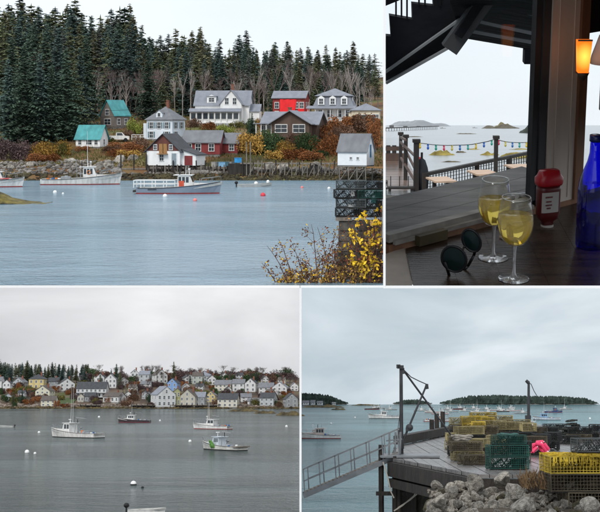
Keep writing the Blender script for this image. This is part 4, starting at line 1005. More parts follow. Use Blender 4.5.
struct('harbour_water', m.mesh('harbour_water', watermat('harbour_water', (.05, .08, .078), .15, .65, 2.4, 2.4, (.85, 1, 1), .025), fix=False), BL)

# ---- shore: stones and weed
r = random.Random(8); pts = []
for _ in range(1300):
    px = r.uniform(-5, 299); y = r.uniform(846.5, 862); x = (px-300)/F*y; pts.append((x, y, blz(x, y), r.uniform(.5, 1.5)))
struct('harbour_stones', rockfield([p for p in pts if p[1] > 852], 15).mesh('harbour_stones', mat('brown_shore_stone', (.12, .095, .075), .9, .4, .4, .3, 2, col2=(.24, .19, .155), island=.4), fix=False), BL, kind='stuff', label='brown stones along the village shore')
struct('harbour_weed', rockfield([p for p in pts if p[1] <= 852], 16).mesh('harbour_weed', mat('shore_weed', (.05, .04, .022), .9, .5, .3, col2=(.12, .085, .03), island=.4), fix=False), BL, kind='stuff', label='brown weed covered stones at the village waterline')
def islet(px0, px1, py, hpx, lb, m_, st=BL, z=BW, dep_=4):
    a, b = st.on(px0, py, z), st.on(px1, py, z); L = (b.x-a.x)/2; ppm = F/a.y; H = hpx/ppm; m = MB(); n1, n2 = 28, 8
    for j in range(n2+1):
        for i in range(n1+1):
            u, v_ = i/n1*2-1, j/n2*2-1; x, y = u*L, v_*L*.3
            h = H*((1-abs(u)**2.5)*(1-v_*v_)*(1+.9*noise.noise(Vector((u*2.6+px0, v_*2, 5)))) + .18*noise.noise(Vector((u*9+px0, v_*5, 2))) - .18); m.v.append((x, y, h))
    for j in range(n2):
        for i in range(n1): k = j*(n1+1)+i; m.f.append((k, k+1, k+n1+2, k+n1+1)); m.mi.append(0)
    return single('weed_ledge', lb, 'rock ledge', m.mesh('weed_ledge', m_, fix=False), st, ((a.x+b.x)/2, a.y, z))
weedm = mat('brown_rockweed', (.05, .042, .026), .85, .5, .5, .6, 2, col2=(.13, .10, .045))
islet(226, 262, 411.5, 2.6, 'low weed covered ledge in the harbour, longer left one', weedm); islet(252, 278, 413.5, 2.8, 'middle weed covered ledge in the harbour', weedm); islet(274, 305, 415.5, 4.2, 'weed covered ledge in the harbour at the right edge', weedm)

# ---- wharves along the shore
for px0, px1, lb in ((131, 168, 'dark timber wharf below the big white gabled house'), (170, 238, 'long dark timber wharf in front of the cream house'), (80, 100, 'short dark wharf left of the grey cottage')):
    a, b = BL.dep(px0, 405, 850), BL.dep(px1, 405, 850); t = thing('timber_wharf', lb, 'wharf', BL, (a.x, 850, BW))
    L = b.x-a.x; MB().box((0, 0, 1.7), (L, 8, 2.1)).build('deck', grey_wood, t); MB().box((.1, 1.0, -1), (L-.1, 2, 1.7)).build('crib', dark_wood, t)
    for i in range(int(L/3)+1): MB().tube((i*3.0+.2, -.1, -1.5), (i*3.0+.2, -.1, 2.2+.5*(i % 2)), .25, .22, 6).build('piling', dark_wood, t)

# ---- houses
vw = {'white': clap('village_white', (.66, .66, .66), .2, .1), 'cream': clap('village_cream', (.66, .63, .54), .2, .1), 'yellow': clap('village_yellow', (.62, .50, .24), .2, .1), 'pale yellow': clap('village_pale_yellow', (.66, .64, .50), .2, .1), 'grey': clap('village_grey', (.30, .31, .32), .2, .15),
      'pale grey': clap('village_pale_grey', (.46, .49, .51), .2, .1), 'blue': clap('village_blue', (.22, .36, .62), .2, .1), 'sage': clap('village_sage', (.42, .46, .42), .2, .1), 'beige': clap('village_beige', (.52, .49, .42), .2, .12), 'olive': clap('village_olive', (.40, .40, .2), .2, .1)}
rf = {'dark': roof_dark, 'grey': roof_grey, 'brown': clap('village_brown_roof', (.10, .085, .075), .25, .2), 'mid': roof_mid}
def vh(lb, px0, px1, top, base, wall, roof, ridge='x', rz=0, depth=None, storeys=2, hip=False, chim=True, porch=False):
    p = blg((px0+px1)/2, base); ppm = F/p.y; k_ = .66 if (px1-px0) > 27 and ridge == 'y' else .84; w_ = (px1-px0)/ppm*k_; H = (base-top)/ppm*(.82 if k_ < .8 else .9); rise = min(H*.42, (w_ if ridge == 'y' else (depth or w_*.8))*.42); h = H-rise; d = depth or min(9, w_*.85)
    wins = []; n = max(2, int(w_/2.4)); fl = h/storeys
    for s_ in range(storeys):
        for i in range(n): wins.append(('S', -w_/2+w_*(i+.5)/n, s_*fl+fl*.28, min(1.1, w_/n*.45), fl*.48))
    for s_ in range(storeys):
        for u in (-d*.22, d*.22): wins.append(('E' if rz < 0 else 'W', u, s_*fl+fl*.28, 1.0, fl*.48))
    if ridge == 'y' and rise > 2: wins.append(('S', 0, h+rise*.15, .9, rise*.4))
    t = simple_house(BL, 'village_house', lb, p, R(rz), w_, d, h, rise, vw[wall], rf[roof], ridge, wins=wins, chim=((w_*.2, .2, h+rise*.5, h+rise+1.1, .8) if chim else None), found=4, ov=.35, hip=hip, group='village houses on the hill')
    if porch:
        po = MB().box((-w_/2, -d/2-2.4, 0), (w_/2, -d/2-.02, .3)).build('porch_floor', offwhite, t)
        MB().box((-w_/2-.2, -d/2-2.7, fl*.92), (w_/2+.2, -d/2-.02, fl*.92+.25)).build('porch_roof', rf[roof], po)
        for i in range(n+1): MB().box((-w_/2+w_*i/n-.14, -d/2-2.4, .3), (-w_/2+w_*i/n+.14, -d/2-2.1, fl*.92)).build('porch_post', offwhite, po)
    return t
vh('white house cut by the left edge of the harbour view', -8, 4, 376, 390, 'white', 'grey', 'x', -10)
vh('narrow white gabled house second from the left edge', 3, 12, 379, 391.5, 'white', 'dark', 'y', -10)
vh('pale grey-blue gabled cottage left of the yellow house', 13, 27, 377, 388.5, 'pale grey', 'grey', 'y', -15)
vh('yellow two-storey house with hip roof', 29, 47, 373, 389, 'yellow', 'dark', 'x', -8, hip=True)
vh('long dark-roofed house behind the pale yellow cottage', 48, 60, 377, 388, 'grey', 'dark', 'x', 0)
vh('pale yellow gabled cottage above the shore annex', 36, 54, 385, 398, 'pale yellow', 'brown', 'y', -15)
vh('pale yellow low annex with row of windows by the shore', 41, 58, 395.5, 406.5, 'pale yellow', 'brown', 'x', -5, storeys=2, chim=False)
vh('white gabled house with dark roof left of the long inn', 57, 75, 377.5, 391, 'white', 'dark', 'y', 18)
vh('long white inn with dark roof and columned porch', 75, 110, 381, 397.5, 'white', 'dark', 'x', -3, depth=9, porch=True)
vh('small beige shed in front of the inn', 77, 84, 393, 402, 'beige', 'brown', 'y', 10, storeys=1, chim=False)
vh('grey shed with white windows in front of the inn', 84, 97, 392, 401.5, 'grey', 'dark', 'x', -5, storeys=1, chim=False)
vh('white gabled house behind the inn, left of a pair', 96, 106, 372.5, 387, 'white', 'dark', 'y', -10)
vh('white gabled house behind the inn, right of a pair', 105, 119, 373, 388, 'white', 'grey', 'y', -12)
vh('grey cottage with white gable near the shore', 103, 126, 392, 402.5, 'white', 'brown', 'x', -32, depth=7, storeys=1)
vh('far white house on the ridge left of the round bare tree', 130, 139, 368.5, 382, 'white', 'grey', 'y', 8)
vh('grey-roofed house on the ridge below the round bare tree', 139, 151, 370, 383, 'pale grey', 'mid', 'x', -8)
vh('small white house tucked between ridge and big gabled house', 140, 152, 381, 388, 'white', 'grey', 'x', -4)
vh('white gabled house with brown roof on the ridge', 152, 167, 368.5, 383.5, 'white', 'brown', 'y', 25)
vh('big white gabled house at the wharf', 149, 177, 383, 407, 'white', 'mid', 'y', 22, depth=13)
vh('bright blue house behind the big white gabled house', 167, 180, 377.5, 391, 'blue', 'dark', 'y', -15)
vh('tall narrow olive-yellow house at the wharf', 173, 180, 387, 406, 'olive', 'grey', 'y', 8, depth=8)
vh('beige gabled house right of the olive house', 180, 200, 388.5, 406.5, 'beige', 'brown', 'y', -20)
vh('small white house on the ridge right of the tall spire tree', 182, 195, 373.5, 383, 'white', 'dark', 'y', 20)
vh('sage house on the ridge beside the small white one', 192, 204, 371.5, 384, 'sage', 'brown', 'x', -6)
vh('pale grey house with broad roof on the ridge', 195, 214, 370.5, 382.5, 'pale grey', 'mid', 'x', -8, hip=True)
vh('white gabled ridge house above the grey-roofed one', 207, 216, 374.5, 385, 'white', 'dark', 'y', 10)
vh('grey-roofed cream house in the middle row at right', 214, 233, 379.5, 391, 'cream', 'grey', 'x', -5)
vh('beige barn with grey roof at the shore right of centre', 190, 207, 391, 406, 'grey', 'mid', 'x', -8)
vh('small yellow gabled house behind the cream one', 206, 217, 390.5, 402, 'yellow', 'grey', 'y', -12)
vh('cream house with dark windows above the long wharf', 217, 240, 392.5, 407, 'cream', 'dark', 'x', -6)
vh('long white house with steep gables at right', 232, 246, 378.5, 391.5, 'white', 'grey', 'x', -5)
vh('white gabled wing of the long white house', 245, 258, 377.5, 392, 'white', 'dark', 'y', -14)
vh('low white garage near the shore at right', 247, 261, 398, 405, 'white', 'grey', 'x', -5, storeys=1, chim=False)
vh('long white house with grey roof near the right edge', 258, 275, 382, 394, 'white', 'grey', 'x', -5)
vh('white cross-gabled house near the right edge', 272, 289, 381, 394.5, 'white', 'mid', 'y', -10)
vh('grey gabled house near the shore at right', 260, 277, 392, 406, 'pale grey', 'dark', 'x', -18)
vh('dark grey house at the right edge of the harbour view', 283, 298, 392.5, 407.5, 'grey', 'dark', 'y', 15)
vh('small white house half hidden in trees above the garage', 240, 252, 393, 402, 'white', 'grey', 'x', 5)
for i, (px, w_, top, base, wall, roof, ridge, wh) in enumerate([(66, 9, 371, 379, 'white', 'dark', 'y', 'behind the white gabled house left of the inn'), (84, 11, 373, 381, 'pale grey', 'dark', 'x', 'above the inn roof at left'), (96, 8, 376, 383, 'white', 'brown', 'y', 'above the inn roof at right'), (124, 9, 377, 386, 'white', 'grey', 'y', 'beside the pair of white gables'), (133, 9, 384, 393, 'cream', 'brown', 'x', 'between the inn and the big gabled house'), (128, 7, 391, 399, 'white', 'dark', 'y', 'right of the grey shore cottage'), (146, 8, 390, 399, 'pale grey', 'grey', 'y', 'left of the big gabled house'), (186, 9, 383, 391, 'white', 'grey', 'y', 'above the beige gabled house'), (200, 9, 383, 391, 'white', 'dark', 'x', 'below the sage ridge house'), (224, 8, 372, 380, 'white', 'grey', 'y', 'on the ridge above the cream house'), (240, 8, 372, 380, 'pale grey', 'dark', 'x', 'on the ridge above the long white house'), (265, 8, 375, 383, 'white', 'dark', 'y', 'on the ridge near the right edge'), (282, 8, 377, 385, 'cream', 'brown', 'x', 'on the ridge second from the right edge'), (294, 9, 382, 391, 'white', 'grey', 'y', 'at the right edge of the ridge'), (270, 8, 389, 396, 'white', 'brown', 'x', 'between the two rows near the right edge'), (228, 7, 386, 393, 'white', 'dark', 'y', 'just above the cream house'), (22, 8, 390, 398, 'white', 'dark', 'x', 'below the grey-blue cottage'), (8, 8, 393, 401, 'pale grey', 'grey', 'y', 'near the shore at the left edge')]):
    vh('small %s house %s' % (wall, wh), px-w_/2, px+w_/2, top, base, wall, roof, ridge, [-12, 8, -20, 15][i % 4], storeys=2 if base-top > 7.5 else 1)
# lawn
p = blg(66, 403); m = MB()
for j in range(6):
    for i in range(6): x = -4.5+i*1.8; y = -6+j*4.5; m.v.append((x, y, blz(p.x+x, p.y+y)-p.z+.35))
for j in range(5):
    for i in range(5): a = j*6+i; m.f.append((a, a+1, a+7, a+6)); m.mi.append(0)
o = struct('lawn', m.mesh('lawn', mat('mown_grass', (.06, .085, .03), .95, .25, 1, .4)), BL, p, label=None)

# ---- trees of the village
def blzone(px): return 'left of the inn' if px < 90 else ('behind the pair of white gables' if px < 130 else ('around the round bare tree' if px < 180 else ('between the ridge houses' if px < 235 else 'near the right edge')))
r = random.Random(5)
for i in range(75):
    px = r.uniform(-4, 92); y = r.uniform(950, 1015); top = 356+7*abs(math.sin(px*.11))+px*.12+r.uniform(-1, 6); x = (px-300)/F*y
    q_ = 'above the left edge houses' if px < 27 else ('above the yellow hip-roofed house' if px < 52 else ('left of the long inn' if px < 75 else 'above the long inn'))
    zb = blz(x, y); h = max(9, -(top-388)/F*y-zb); conifer(BL, (x, y, zb), h, 'dark spruce on the village ridge %s' % q_, 'ridge spruces %s' % q_, None, 1.5)
for px, base, top, v in [(111, 388, 370, 0), (116, 388, 365, 3), (120, 389, 372, 1), (173.5, 384, 362.5, 2), (256, 385, 373, 3), (100, 388, 374, 1), (93, 386, 374, 1), (22, 403, 390, 3), (13, 404, 392, 1), (149, 404, 394, 3), (215, 384, 376, 1), (190, 384, 375, 0), (203, 386, 378, 1)]:
    p = blg(px, base); conifer(BL, p, (base-top)*p.y/F, 'dark spruce standing among the village houses %s' % blzone(px), 'village spruces %s' % blzone(px), v)
for px, base, top, v in [(157, 386, 362, 1), (126, 392, 372, 3), (123, 398, 378, 1), (133, 396, 378, 3), (141, 404, 388, 1), (147, 395, 376, 3), (146, 404, 388, 1), (163, 384, 370, 3), (212, 384, 369, 3), (223, 384, 370, 1), (229, 385, 372, 1), (236, 384, 370, 3), (250, 384, 371, 1), (262, 388, 374, 3), (270, 389, 375, 1), (282, 388, 374, 3), (290, 390, 375, 1), (296, 391, 376, 3), (188, 384, 371, 3), (200, 392, 381, 1), (228, 398, 387, 3), (243, 400, 389, 1), (256, 400, 390, 3), (280, 402, 389, 1), (292, 403, 388, 3), (30, 400, 388, 1), (60, 392, 378, 3), (137, 391, 374, 1), (120, 404, 393, 1), (240, 391, 376, 1)]:
    p = blg(px, base); bare(BL, p, (base-top)*p.y/F, 'bare brown tree among the village houses %s' % blzone(px), 'bare village trees %s' % blzone(px), v, BUSHY)
for i in range(46):
    px = r.uniform(95, 294); y = r.uniform(985, 1030); x = (px-300)/F*y; zb = blz(x, y)
    bare(BL, (x, y, zb-.5), r.uniform(6, 11), 'bare brown tree on the village skyline %s' % blzone(px), 'skyline bare trees %s' % blzone(px), i, BUSHY)
for i in range(70):
    px = r.uniform(92, 293); y = r.uniform(955, 1010); x = (px-300)/F*y; c_ = r.choice(['brown', 'plum', 'brown', 'green', 'plum'])
    shrub(BL, (x, y, blz(x, y)-.3), r.uniform(8, 15), r.uniform(3.5, 6.5), c_, '%s thicket along the village skyline %s' % (names.get(c_, 'plum'), blzone(px)), 'skyline thickets')
for i in range(190):
    px = r.uniform(0, 295); base = r.uniform(385, 408); c_ = r.choice(['brown', 'plum', 'rust', 'green', 'brown', 'plum', 'olive']); p = blg(px, base)
    q = 'lower' if base > 397 else 'upper'
    shrub(BL, p, r.uniform(4, 9), r.uniform(2, 4.2), c_, '%s bush on the %s village slope %s' % (names.get(c_, 'plum'), q, blzone(px)), 'village bushes')

# ---- boats on the moorings
lobster_boat(BL, 'white lobster boat nearest on the left, stern turned this way', BL.on(76, 437.5, BW), R(146), 14.4, rust_white, mat('black_bottom', (.03, .03, .03), .6), boat_white, ant=(8.5, 8), nside=2, cabx=(.06, .22))
lobster_boat(BL, 'dark red lobster boat moored before the village', BL.on(134.5, 422.5, BW), R(172), 10.6, mat('dark_hull', (.06, .045, .05), .5), mat('maroon_stripe', (.22, .035, .05), .5), boat_white, cabx=(.0, .24), ant=(4.5,))
lobster_boat(BL, 'white lobster boat behind the nearer right boat', BL.on(212, 429, BW), R(152), 11.6, boat_white, red_bottom, boat_white, ant=(7, 6), nside=2, cabx=(-.1, .12))
g = lobster_boat(BL, 'white workboat at right with square stern and green gear', BL.on(223, 450, BW), R(136), 10.4, mat('grubby_white', (.55, .54, .5), .6, .25, 1), mat('black_bottom', (.03, .03, .03)), mat('pale_blue_cabin', (.55, .6, .66), .5), ant=(), cabx=(.02, .2))
MB().ball((1.5, 1.55, 1.0), .5, 9, 6, sq=(1, .5, 1.3)).ball((.9, 1.5, .7), .38, 8, 5, sq=(1, .6, 1.1)).ball((1.9, 1.5, 1.5), .3, 8, 5).build('green_net', mat('bright_green_net', (.09, .22, .05), .8, .5, 3), g)
MB().box((-5.3, -1.75, .62), (-4.3, 1.75, .82)).build('stern_platform', grey_wood, g)
skiff(BL, 'grey inflatable skiff with black outboard at the left edge', BL.on(5, 427.5, BW), R(170), 5.6)
skiff(BL, 'small dark skiff bow just showing at the bottom edge', BL.on(146, 512.5, BW), R(8), 3.4, boat_white)
for k, (px, py, q, m_, lb) in enumerate([(27, 453, .42, bu_white, 'white mooring ball left of the big white boat'), (35, 454, .25, bu_white, 'small white float beside the left mooring ball'), (133.5, 485, .36, bu_white, 'black-banded white mooring buoy low in the water'), (142.5, 488, .16, black, 'tiny black float right of the banded buoy'), (190, 442, .35, bu_white, 'white ball left of the square-sterned boat'), (286.5, 427, .4, bu_white, 'white ball at far right of the harbour'), (99, 417.5, .45, bu_white, 'white ball near the village shore'), (39, 433, .35, bu_white, 'faint white float left of the white boat bow'), (160, 421, .35, bu_white, 'white ball right of the dark red boat')]):
    b_ = buoy(BL, lb, BL.on(px, py, BW), q, m_)
    if k == 2: MB().tube((0, 0, -.05), (0, 0, .12), .375, .375, 12).build('black_band', black, b_)

# ================================================================== front row, right: wharf with traps
RW = -14.0
m = MB().add([(.03, 30, RW), (60, 30, RW), (215, 884, RW), (.4, 884, RW)], [(0, 1, 2, 3)])
struct('bay_water', m.mesh('bay_water', watermat('bay_water', (.07, .20, .225), .15, .65, 2.4, 1.9, (.85, 1, 1), .025), fix=False), BR)
# islands: a wooded bank each, shore rock below the trees
island_m = mat('island_shore_rock', (.16, .15, .14), .9, .3, .3); wood_m = mat('island_wood', (.035, .05, .042), .9, .35, .25, island=.3, spec=.1)
def island(px0, px1, py, prof, lb, seed):
    a, b = BR.on(px0, py, RW), BR.on(px1, py, RW); Lx = b.x-a.x; y0 = a.y; ppm = F/y0
    t = thing('wooded_island', lb, 'island', BR, (a.x, y0, RW)); m = MB(); n1, n2 = 40, 5
    for j in range(n2+1):
        for i in range(n1+1): u = i/n1; v_ = j/n2*2-1; m.v.append((u*Lx, v_*Lx*.06, 1.1*(1-v_*v_)*min(1, 14*u*(1-u)+.15)-.35+.3*noise.noise(Vector((u*30, v_, seed)))))
    for j in range(n2):
        for i in range(n1): k = j*(n1+1)+i; m.f.append((k, k+1, k+n1+2, k+n1+1)); m.mi.append(0)
    m.build('shore', island_m, t, fix=False)
    r = random.Random(seed); w_ = MB()
    for _ in range(int((px1-px0)*9)):
        u = r.random(); h = interp(prof, px0+u*(px1-px0))/ppm*r.uniform(.55, 1.1); x, y = u*Lx, r.uniform(-.03, .05)*Lx; rad = h*r.uniform(.28, .5)
        n = 5; a0 = r.random()*6; ring = [(x+rad*math.cos(a0+6.283*k/n)*r.uniform(.7, 1.2), y+rad*math.sin(a0+6.283*k/n), .3+r.uniform(0, .4)) for k in range(n)]; mid = [(x+rad*.7*math.cos(a0+.5+6.283*k/n)*r.uniform(.7, 1.2), y+rad*.7*math.sin(a0+.5+6.283*k/n), h*.6) for k in range(n)]
        w_.add(ring+mid+[(x, y, h)], [(k, (k+1) % n, n+(k+1) % n, n+k) for k in range(n)]+[(n+k, n+(k+1) % n, 2*n) for k in range(n)])
    o = w_.build('wood', wood_m, t, fix=False); o['kind'] = 'stuff'; return t
island(440, 598, 404.5, [(440, 2), (452, 5), (470, 8.5), (500, 9), (530, 8), (560, 8), (585, 6.5), (598, 2)], 'long low wooded island across the bay on the right', 3)
island(393, 432, 404.4, [(393, 1.5), (405, 4.5), (418, 5), (432, 1.5)], 'small far wooded island behind the crane pole', 4)
island(296, 348, 404.5, [(296, 11), (315, 10.5), (328, 9), (340, 5), (348, 2)], 'wooded point with white houses at the left of the bay', 6)
for px, w_, h in [(306, 6, 4), (313, 4, 4.4), (320, 5, 3.6), (334, 3, 2.4)]:
    p = BR.on(px, 406, RW); p.z += .6; ppm = F/p.y
    simple_house(BR, 'shore_house', 'tiny white house on the wooded point, %s' % {306: 'leftmost', 313: 'second from left', 320: 'third from left', 334: 'rightmost'}[px], p, R(-10), w_/ppm*1.0, 2.2, h/ppm*.6, h/ppm*.4, white, roof_grey, 'x', wins=[('S', -.5, .4, .5, .6), ('S', .6, .4, .5, .6)], found=.6, group='houses on the point')
islet(300, 347, 407.5, 2.4, 'long low dark spit below the wooded point', weedm, BR, RW); islet(330, 347, 409.8, 1.8, 'small dark ledge before the spit', weedm, BR, RW); islet(350, 382, 405.5, 1.4, 'thin dark ledge at the end of the spit', weedm, BR, RW)

# ---- boats
lobster_boat(BR, 'white lobster boat with red cabin front at the left edge of the bay', BR.on(319, 438.5, RW), R(178), 10.6, boat_white, red_bottom, mat('cabin_tan', (.5, .42, .38), .5), ant=(), cabx=(-.12, .12))
lobster_boat(BR, 'white lobster boat left of the crane pole', BR.on(385, 418.5, RW), R(172), 11.5, boat_white, mat('grey_bottom', (.1, .1, .11), .5), boat_white, cabx=(-.06, .14))
lobster_boat(BR, 'white lobster boat framed by the crane boom', BR.on(437, 421.5, RW), R(8), 9.0, boat_white, red_bottom, boat_white, cabx=(.0, .22))
lobster_boat(BR, 'blue-topped boat with dark hull right of the mast pole', BR.on(547, 420, RW), R(172), 9.5, mat('blue_white_hull', (.55, .6, .66), .5), mat('black_bottom', (.03, .03, .03)), mat('blue_cabin', (.25, .4, .6), .5), cabx=(-.02, .26), ant=(4,))
o = lobster_boat(BR, 'small boat with navy canopy far behind the blue-topped boat', BR.on(553, 412.5, RW), R(5), 8.0, mat('navy_canopy', (.04, .09, .22), .6), None, mat('navy_canopy', (.04, .09, .22), .6), ant=())
lobster_boat(BR, 'white boat half hidden behind the mast pole and traps', BR.on(535, 427.5, RW), R(170), 8, boat_white, None, boat_white, ant=())
r = random.Random(2)
far = [(372, 409.5), (391, 410), (420, 411), (433, 412.5), (446, 410), (452, 412), (458, 409.5), (466, 411.5), (472, 409), (479, 412.5), (485, 410), (490, 413), (497, 410.5), (503, 412), (509, 409.5), (514, 411), (521, 413.5), (566, 409.5), (440, 414), (380, 408.6)]
for i, (px, py) in enumerate(far):
    dk = i in (0, 6, 13)
    lobster_boat(BR, ('dark' if dk else 'white') + ' far moored boat ' + ('left of the crane boom' if px < 425 else ('right of the mast pole' if px > 530 else 'in the cluster behind the yellow traps')), BR.on(px, py, RW), r.uniform(-.3, .3)+(3.14 if i % 2 else 0), 7.0 if not i % 3 else 5.6, mat('dark_hull', (.06, .045, .05)) if dk else boat_white, mat('grey_bottom', (.1, .1, .11)) if i % 3 else None, boat_white, ant=(4,) if i % 4 == 1 else (), gear=False, group='far boats %s' % ('left' if px < 425 else 'middle'))
for k, (px, py, q, lb) in enumerate([(331, 424, .35, 'white mooring ball above the boat at the left edge'), (355, 418, .35, 'white mooring ball left of the crane pole boat'), (590, 419, .4, 'white mooring ball at the far right of the bay')]): buoy(BR, lb, BR.on(px, py, RW), q, bu_white)

# ---- the dock ------------------------------------------------------
DZ = -2.0
def dk(px, py): return BR.on(px, py, DZ)
wetdeck = mat('wet_deck_planks', (.16, .15, .145), .22, .35, 1.2, .15, 5, stretch=(.4, 3, 1), spec=.5)
t = thing('timber_dock', 'wet grey timber dock with dark pilings carrying the trap stacks', 'dock', BR, (0, 0, 0))
A, B_, C_, E_ = dk(392, 458), dk(398, 445.5), dk(470, 430), dk(640, 430); G_, H_ = dk(640, 476), dk(478, 474)
poly = [A, H_, G_, E_, C_, B_]
# planks: strips running front to back across the dock outline
def yspan(x):
    ys_ = []; n = len(poly)
    for i in range(n):
        p, q = poly[i], poly[(i+1) % n]
        if (p.x <= x) != (q.x <= x): ys_.append(p.y+(q.y-p.y)*(x-p.x)/(q.x-p.x))
    return (min(ys_), max(ys_)) if len(ys_) >= 2 else None
x = A.x+.02
while x < E_.x*.83:
    w_ = .24; s0, s1 = yspan(x), yspan(x+w_-.015)
    if s0 and s1:
        zt_ = DZ-rnd.uniform(0, .01); vs = [(x, s0[0]), (x+w_-.015, s1[0]), (x+w_-.015, s1[1]), (x, s0[1])]
        MB().add([(a_, b_, z_) for z_ in (DZ-.09, zt_) for a_, b_ in vs], [(0,3,2,1),(4,5,6,7),(0,1,5,4),(1,2,6,5),(2,3,7,6),(3,0,4,7)]).build('plank', wetdeck, t)
    x += w_
m = MB()
for a, b in ((A, H_), (H_, G_), (A, B_), (B_, C_)): m.bar((a.x, a.y, DZ-.28), (b.x, b.y, DZ-.28), .25, .36)
m.build('edge_beam', dark_wood, t)
m = MB(); m.bar((A.x, A.y-.05, DZ-.62), (H_.x, H_.y-.05, DZ-.62), .2, .22); m.build('lower_beam', dark_wood, t)
m = MB(); m.bar((B_.x, B_.y, DZ+.16), (C_.x, C_.y, DZ+.16), .28, .26); m.build('kerb_timber', dark_wood, t)
for px, py, lo, hi in [(380.5, 512, -6, -1.68), (394, 500, -6, -1.95), (398, 500, -6, -2.1)]:
    q = BR.dep(px, 470, A.y+(.4 if px < 390 else -.05)); MB().tube((q.x, q.y, lo), (q.x+.02, q.y, DZ+(hi+2)), .075, .07, 9).build('piling', dark_wood, t)
for px, py, h in [(432, 437.5, .62), (437, 436, .8), (443, 435, .85)]:
    q = dk(px, py); MB().tube((q.x, q.y, DZ-.3), (q.x, q.y, DZ+h), .085, .085, 9).build('bollard_post', dark_wood, t)
# dark sheet standing in for shade under the dock; concrete pier beside it
q0, q1 = BR.dep(399, 470, A.y+.35), BR.dep(416, 470, A.y+.3)
MB().box((q0.x, q0.y, -6), (q1.x, q0.y+.5, DZ-.45)).build('underdock_shade', dark_wood, t)
conc = mat('stained_concrete', (.07, .068, .05), .9, .45, 1.4, .4, 6, col2=(.13, .125, .09))
q2 = BR.dep(470, 470, A.y+.2)
m = MB(); m.add([(q1.x, q0.y+.25, -6), (q2.x, q0.y-2.0, -6), (q2.x, q0.y-2.0, DZ-.47), (q1.x, q0.y+.25, DZ-.47), (q1.x, q0.y+1, -6), (q2.x, q0.y+1, -6), (q2.x, q0.y+1, DZ-.47), (q1.x, q0.y+1, DZ-.47)], [(0,1,2,3),(7,6,5,4),(0,4,5,1),(1,5,6,2),(2,6,7,3),(3,7,4,0)]); m.build('concrete_face', conc, t)
for px in (389, 404): 
    q = BR.dep(px, 470, A.y+.1)
    for zz in (-2.9, -3.7): MB().bar((q.x-.35, q.y-.1, zz), (q.x+.2, q.y-.1, zz), .1, .1).build('ladder_rung', dark_wood, t)
# hanging ropes
ropem = mat('pale_rope', (.45, .42, .36), .9, .2, 8)
m = MB()
for pts in ([(417, 462), (421, 480), (414, 496), (402, 506), (394, 511)], [(432, 478), (424, 488), (410, 500), (398, 508)], [(383, 462), (388, 478), (391, 492), (394, 498)]): m.path([BR.dep(a, b, A.y-.35) for a, b in pts], .018, 5)
m2 = single('hanging_rope', 'pale slack ropes hanging below the dock corner', 'rope', m.mesh('hanging_rope', ropem), BR, (0, 0, 0))

# ---- gangway
t = thing('gangway', 'sloping aluminium gangway with railings going down to the left', 'gangway', BR, (0, 0, 0))
a, b = BR.dep(399, 455.5, A.y+.3), BR.dep(303.3, 496, A.y+.3); alum = mat('dull_aluminium', (.22, .23, .24), .45, .2, 3, metal=.5); dW = Vector((.12, 1.05, 0))
m = MB()
for o_ in (Vector((0, 0, 0)), dW): m.bar(a+o_, b+o_, .06, .13)
m.build('stringer', alum, t)
n = 26
for i in range(n):
    p = a.lerp(b, (i+.5)/n); MB().bar(p+Vector((0, .05, .06)), p+dW-Vector((0, .05, -.06)), .13, .03).build('tread', grey_wood, t)
up = Vector((0, 0, .68))
for s_, o_ in ((0, Vector((0, 0, 0))), (1, dW)):
    for i in range(7):
        p = a.lerp(b, i/6*.985)+o_; MB().bar(p, p+up+Vector((-.04, 0, 0)), .03, .03).build('rail_post', alum, t)
    m = MB()
    for k in (1.0, .55): m.bar(a+o_+up*k, b+o_+up*k, .03, .03)
    m.build('handrail', alum, t)
q = dk(404, 452); MB().box((A.x-.3, A.y-.1, DZ+.01), (q.x+.7, A.y+1.2, DZ+.06)).build('landing_plate', alum, t)
for px in (389, 395, 400):
    p = BR.dep(px, 456, A.y+.5); MB().bar(p, p+Vector((.02, 0, .62)), .05, .05).build('rail_post', alum, t)
MB().bar(BR.dep(386, 441, A.y+.5), BR.dep(402, 439, A.y+.5), .03, .03).build('handrail', alum, t)

# ---- crane
t = thing('hoist_crane', 'dark steel hoist pole with diagonal booms at the dock corner', 'crane', BR, (0, 0, 0)); cm = mat('dark_painted_steel', (.035, .037, .04), .5, .3, 3)
Y0 = A.y+1.0; c = lambda px, py, dy=0: BR.dep(px, py, Y0+dy)
MB().tube(c(401.5, 456), c(401, 367), .055, .045, 9).build('mast', cm, t)
MB().cbox(c(400.5, 367), (.16, .2, .09)).cbox(c(398.4, 366.4), (.1, .2, .1)).cbox(c(403, 371), (.07, .1, .16)).build('lamp_head', cm, t)
MB().tube(c(404, 371), c(451, 435, .6), .028, .024, 7).build('boom', cm, t)
MB().tube(c(402.5, 442), c(427, 384, .2), .03, .026, 7).build('boom', cm, t)
MB().bar(c(427, 384, .2), c(425.5, 389, .2), .07, .07).bar(c(427, 384, .2), c(427.6, 389, .2), .06, .06).build('boom_head', cm, t)
MB().path([c(404, 370), c(411, 377), c(419, 381), c(427, 384.5)], .014, 5).build('cable', cm, t)
MB().path([c(399, 430), c(397, 441), c(394, 449)], .02, 5).path([c(401.5, 400), c(398.5, 425), c(396, 445)], .012, 4).build('cable', cm, t)
MB().ball(c(409.5, 427.5), .10, 10, 6).cbox(c(407.8, 429.5), (.11, .14, .09)).build('hoist_block', cm, t)
MB().cbox(c(401.5, 444), (.12, .18, .25)).build('winch', cm, t)
